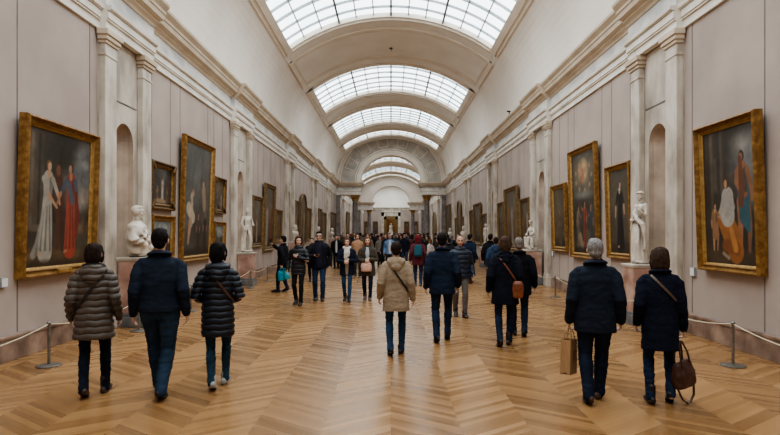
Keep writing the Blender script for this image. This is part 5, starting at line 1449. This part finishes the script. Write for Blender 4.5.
def statue(kind, h, sd=0.0):
    """marble figure of height h, base at the origin, facing +Y"""
    mb = MB()
    if kind == 'bust_draped':         # half figure wrapped in a cloak, arms folded
        mb.rings([(0,0,0.0,0.17,0.14),(0,0,0.05,0.21,0.17),(0,0.01,0.20,0.235,0.185),(0,0,0.40,0.235,0.165),(0,-0.01,0.52,0.225,0.135),(0,-0.01,0.60,0.15,0.10),(0,-0.005,0.64,0.08,0.07)], n=30, e=2.1)
        mb.tube([(0.20,0,0.50),(0.27,0.03,0.30),(0.14,0.19,0.22)], [0.085,0.078,0.05], n=14); mb.tube([(-0.20,0,0.50),(-0.27,0.03,0.28),(-0.08,0.19,0.17)], [0.085,0.08,0.055], n=14)
        mb.tube([(0.20,-0.06,0.55),(0.05,0.13,0.45),(-0.16,0.16,0.28)], [0.035,0.045,0.05], n=10); mb.tube([(0.23,-0.02,0.50),(0.12,0.15,0.36),(-0.08,0.20,0.22)], [0.03,0.035,0.04], n=10)
        mb.tube([(-0.14,-0.03,0.60),(-0.03,0.12,0.52),(0.04,0.14,0.42)], [0.03,0.03,0.025], n=10)
        body = fuse(mb, 0.011, 2, lambda c: (0.013*np.sin(38*(c[:,2]*0.8 + c[:,0]*0.75) + 5*nz(c, 4, 4, 4, sd)) + 0.02*nz(c, 9, 9, 9, sd+4))*np.clip((0.62-c[:,2])/0.08, 0, 1))
        m2 = MB(); m2.tube([(0,-0.005,0.56),(0,0.005,0.70)], [0.062,0.058], n=14); fig_head(m2, (0,0.01,0.755), 1.10, 0.15, 0, 'short')
        tot = 0.91
    elif kind == 'bust':
        mb.lathe([(0.10,0),(0.11,0.03),(0.06,0.06),(0.05,0.13),(0.07,0.15)], n=18)
        mb.rings([(0,0.0,0.14,0.07,0.06),(0,0,0.22,0.15,0.09),(0,0,0.33,0.20,0.115),(0,-0.01,0.42,0.20,0.10),(0,-0.01,0.46,0.10,0.08)], n=24, e=2.1)
        mb.tube([(0.2,0,0.42),(0.06,0.11,0.32),(-0.1,0.1,0.24)], [0.03,0.04,0.03], n=8)
        body = fuse(mb, 0.013, 2, lambda c: folds(c, 0.008, 8, sd)); m2 = MB(); m2.tube([(0,-0.01,0.40),(0,0,0.52)], [0.055,0.052], n=12); fig_head(m2, (0,0.005,0.585), 1.0, 0.1*sd, 0, 'beard' if int(sd) % 2 else 'short'); tot = 0.74
    elif kind in ('draped', 'nude', 'flared'):
        dr = kind != 'nude'
        # base slab
        mb.rings([(0,0,0,0.19,0.17),(0,0,0.05,0.19,0.17)], n=20, e=3)
        hp = Vector((0.02,0,0.92)); sh = Vector((-0.015,0,1.38))
        mb.rings([(0.03,0,0.86,0.15,0.10),(0.035,0,0.94,0.152,0.105),(0.015,0,1.07,0.118,0.088),(-0.01,0.005,1.25,0.148,0.10),(-0.02,0,1.36,0.165,0.078),(-0.02,0,1.41,0.07,0.055)], n=24, e=2.1)
        for q, an, kn in ((1, Vector((0.10,0,0.09)), Vector((0.12,0.02,0.5))), (-1, Vector((-0.10,0.06,0.09)), Vector((-0.085,0.13,0.49)))):
            hip = Vector((0.03+q*0.085,0,0.90))
            mb.tube([hip, hip*0.5+kn*0.5, kn, kn*0.65+an*0.35+Vector((0,-0.015,0)), an], [0.092,0.078,0.052,0.054,0.035], n=14)
            mb.tube([an+Vector((0,-0.04,-0.03)), an+Vector((q*0.02,0.12,-0.045))], [0.036,0.028], n=10)
        if kind == 'nude':
            mb.tube([(0.17,0,1.36),(0.24,-0.02,1.10),(0.17,0.06,0.90)], [0.054,0.044,0.030], n=12); mb.tube([(-0.19,0,1.36),(-0.27,0.02,1.12),(-0.19,0.16,1.03)], [0.054,0.044,0.030], n=12)
            mb.tube([(0.17,-0.05,0.05),(0.16,-0.06,0.45),(0.12,-0.07,0.75)], [0.075,0.065,0.05], n=10)   # tree-stump support
            hand(mb, (0.17,0.06,0.90), (0,0.4,-1), (-1,0,0), (0,1,0), 0.5); hand(mb, (-0.19,0.16,1.03), (0.4,1,0), (0,0,1), (1,0,0), 0.5)
        else:
            e = 1.0 if kind == 'draped' else 2.0
            mb.rings([(0.02,0.01,0.05,0.20*e,0.17*e),(0.02,0.02,0.3,0.185*e,0.165),(0.025,0.03,0.6,0.18+0.06*(e-1),0.15),(0.03,0.01,0.9,0.17,0.125),(0.02,0,1.02,0.14,0.105)], n=28, e=2.0)
            mb.tube([(0.17,0,1.36),(0.24,0.0,1.12),(0.10,0.17,1.02)], [0.055,0.046,0.032], n=12); mb.tube([(-0.19,0,1.36),(-0.25,0.03,1.13),(-0.20,0.18,1.26)], [0.055,0.046,0.030], n=12)
            hand(mb, (0.10,0.17,1.02), (-1,0.3,0.1), (0,-1,0), (0,0,1), 0.5); hand(mb, (-0.20,0.18,1.26), (0.2,0.5,1), (1,0,0), (0,-1,0), 0.6)
            mb.tube([(0.19,-0.03,1.34),(0.10,0.11,1.20),(-0.06,0.13,1.06),(-0.20,0.08,0.92),(-0.23,0.02,0.62),(-0.21,0.02,0.35)], [0.03,0.04,0.05,0.06,0.05,0.025], n=10)
            mb.tube([(0.22,0.05,1.08),(0.25,0.05,0.8),(0.22,0.04,0.45)], [0.04,0.05,0.025], n=10)
        if dr: body = fuse(mb, 0.012, 2, lambda c: folds(c, 0.014, 11, sd)*np.clip((1.25-c[:,2])/0.3, 0, 1)*np.clip((c[:,2]-0.06)/0.05, 0, 1))
        else: body = fuse(mb, 0.011, 2)
        m2 = MB(); m2.tube([(-0.02,-0.01,1.36),(-0.015,0,1.52)], [0.055,0.048], n=12); fig_head(m2, (-0.015,0.012,1.565), 1.0, 0.45 if dr else -0.35, -0.12, 'bun' if dr else 'short'); tot = 1.71
    else:       # seated group: a seated woman with a child leaning on her knee
        mb.rings([(0,0,0,0.27,0.22),(0,0,0.08,0.26,0.21)], n=24, e=3); mb.rings([(0.03,-0.08,0.05,0.19,0.14),(0.03,-0.08,0.42,0.17,0.13)], n=20, e=2.6)
        mb.rings([(0.04,-0.06,0.40,0.17,0.13),(0.04,-0.06,0.50,0.155,0.11),(0.04,-0.03,0.62,0.12,0.09),(0.04,0,0.78,0.145,0.095),(0.04,0,0.88,0.15,0.07),(0.04,0,0.92,0.07,0.055)], n=22, e=2.1)
        for q in (-1, 1):
            mb.tube([(0.04+q*0.08,-0.04,0.45),(0.04+q*0.10,0.22,0.46),(0.04+q*0.09,0.20,0.24),(0.04+q*0.08,0.19,0.10)], [0.10,0.085,0.07,0.06], n=12)
        mb.rings([(0.04,0.12,0.08,0.19,0.13),(0.04,0.14,0.3,0.17,0.12),(0.04,0.10,0.48,0.16,0.12)], n=20, e=2.2)
        mb.tube([(0.19,0,0.86),(0.25,0.05,0.66),(0.12,0.2,0.58)], [0.05,0.045,0.032], n=10); mb.tube([(-0.11,0,0.86),(-0.20,0.05,0.68),(-0.22,0.17,0.60)], [0.05,0.045,0.03], n=10)
        mb.tube([(-0.22,0.12,0.08),(-0.21,0.13,0.28)], [0.06,0.07], n=12); mb.rings([(-0.21,0.13,0.26,0.08,0.07),(-0.20,0.13,0.40,0.075,0.06),(-0.19,0.13,0.47,0.08,0.055),(-0.19,0.13,0.50,0.035,0.035)], n=16, e=2.1)
        mb.tube([(-0.12,0.14,0.47),(-0.08,0.2,0.42),(0.0,0.22,0.47)], [0.032,0.028,0.02], n=8)
        body = fuse(mb, 0.012, 2, lambda c: folds(c, 0.012, 9, sd)*np.clip((0.75-c[:,2])/0.2, 0, 1)*np.clip((c[:,2]-0.08)/0.05, 0, 1))
        m2 = MB(); m2.tube([(0.04,0,0.88),(0.035,0.02,1.02)], [0.052,0.046], n=12); fig_head(m2, (0.03,0.03,1.075), 0.95, 0.5, -0.25, 'bun'); m2.tube([(-0.19,0.13,0.49),(-0.19,0.13,0.56)], [0.03,0.028], n=8); fig_head(m2, (-0.19,0.14,0.60), 0.72, -0.4, 0.2, 'short'); tot = 1.21
    # head joined on
    hm = fuse(m2, 0.008, 1)
    bm = bmesh.new(); bm.from_mesh(body); bm.from_mesh(hm); me = bpy.data.meshes.new('statue')
    bm.to_mesh(me); bm.free(); me.polygons.foreach_set('use_smooth', [True]*len(me.polygons))
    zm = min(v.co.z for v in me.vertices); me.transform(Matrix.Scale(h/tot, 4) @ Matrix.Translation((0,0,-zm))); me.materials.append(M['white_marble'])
    return me

def place_statue(kind, s, y, top, h, yaw, label, plabel, sd=0.0, me=None, name='marble_statue', xc=4.88, w=0.25):
    pedestal(s, y, top, plabel, w=w, xc=xc)
    me = me or statue(kind, h, sd)
    o = link(name, me, None, (s*xc, y, top)); o.rotation_euler = (0, 0, yaw); tag(o, label, 'statue', 'marble statues')
    return me
place_statue('bust_draped', -1, 10.78, 1.31, 0.97, -1.5, 'large marble half-figure in a draped cloak, nearest statue on the left', 'pedestal of the draped half-figure, nearest on left', 1.0, name='marble_half_figure')
place_statue('nude', -1, 18.95, 1.12, 1.46, -2.2, 'white marble standing nude youth beside the second left stone bay', 'pink marble pedestal under the standing nude on the left', 2.0)
b1 = place_statue('bust', -1, 28.5, 1.35, 0.85, -2.0, 'marble bust left of the dark-jacketed woman, third statue on left', 'pedestal under the third statue along the left wall', 3.0, name='marble_bust')
place_statue('bust', -1, 37.7, 1.35, 0.85, -2.0, 'marble bust above the tall man with glasses, fourth statue on left', 'pedestal under the fourth statue along the left wall', 2.0, name='marble_bust')
place_statue('bust', -1, 46.4, 1.35, 0.85, -2.0, 'marble bust nearest the archway on the left wall', 'pedestal nearest the archway on the left wall', me=b1, name='marble_bust')
place_statue('draped', 1, 10.95, 1.17, 1.42, 1.7, 'white marble standing draped woman between grey-haired man and long-coated woman', 'pink marble pedestal under the standing draped woman on the right', 4.0)
place_statue('group', 1, 19.4, 1.20, 1.02, 1.9, 'marble group of a seated woman with a child, second statue on right', 'pedestal under the seated marble group on the right', 5.0, w=0.27)
d2 = place_statue('nude', 1, 28.9, 1.06, 1.18, 2.1, 'small standing marble nude, third statue on the right', 'pedestal under the third statue along the right wall', 6.0)
place_statue('bust', 1, 37.7, 1.30, 0.95, 2.0, 'marble bust left of the third right statue, above the crowd', 'pedestal under the fourth statue along the right wall', 5.0, name='marble_bust')
place_statue('bust', 1, 46.4, 1.35, 0.85, 2.0, 'marble bust nearest the archway on the right wall', 'pedestal nearest the archway on the right wall', me=b1, name='marble_bust')
place_statue('flared', 1, 104.0, 1.35, 2.2, PI, 'tall white draped statue standing in front of the far doorway', 'pedestal of the tall white statue before the far doorway', 7.0, xc=0.0, w=0.4)
# ------------------------------------------------------------------ world and camera
w = bpy.data.worlds.new('sky'); SC.world = w; w.use_nodes = True
bg = w.node_tree.nodes.get('Background'); bg.inputs[0].default_value = (0.75, 0.86, 1.0, 1); bg.inputs[1].default_value = 1.0
cam = bpy.data.cameras.new('camera'); co = bpy.data.objects.new('camera', cam); COL.objects.link(co)
co.location = (0, 0, CAMZ); co.rotation_euler = (PI/2, 0, 0)
cam.sensor_width = 36; cam.sensor_fit = 'HORIZONTAL'; cam.lens = F/780*36
cam.shift_x = -(CX-390)/780; cam.shift_y = (CY-217.5)/780
cam.clip_start = 0.05; cam.clip_end = 400
SC.camera = co
bpy.data.scenes.remove(TMP)
SC.view_settings.view_transform = 'AgX'
SC.view_settings.look = 'AgX - Medium High Contrast'
SC.view_settings.exposure = -0.15
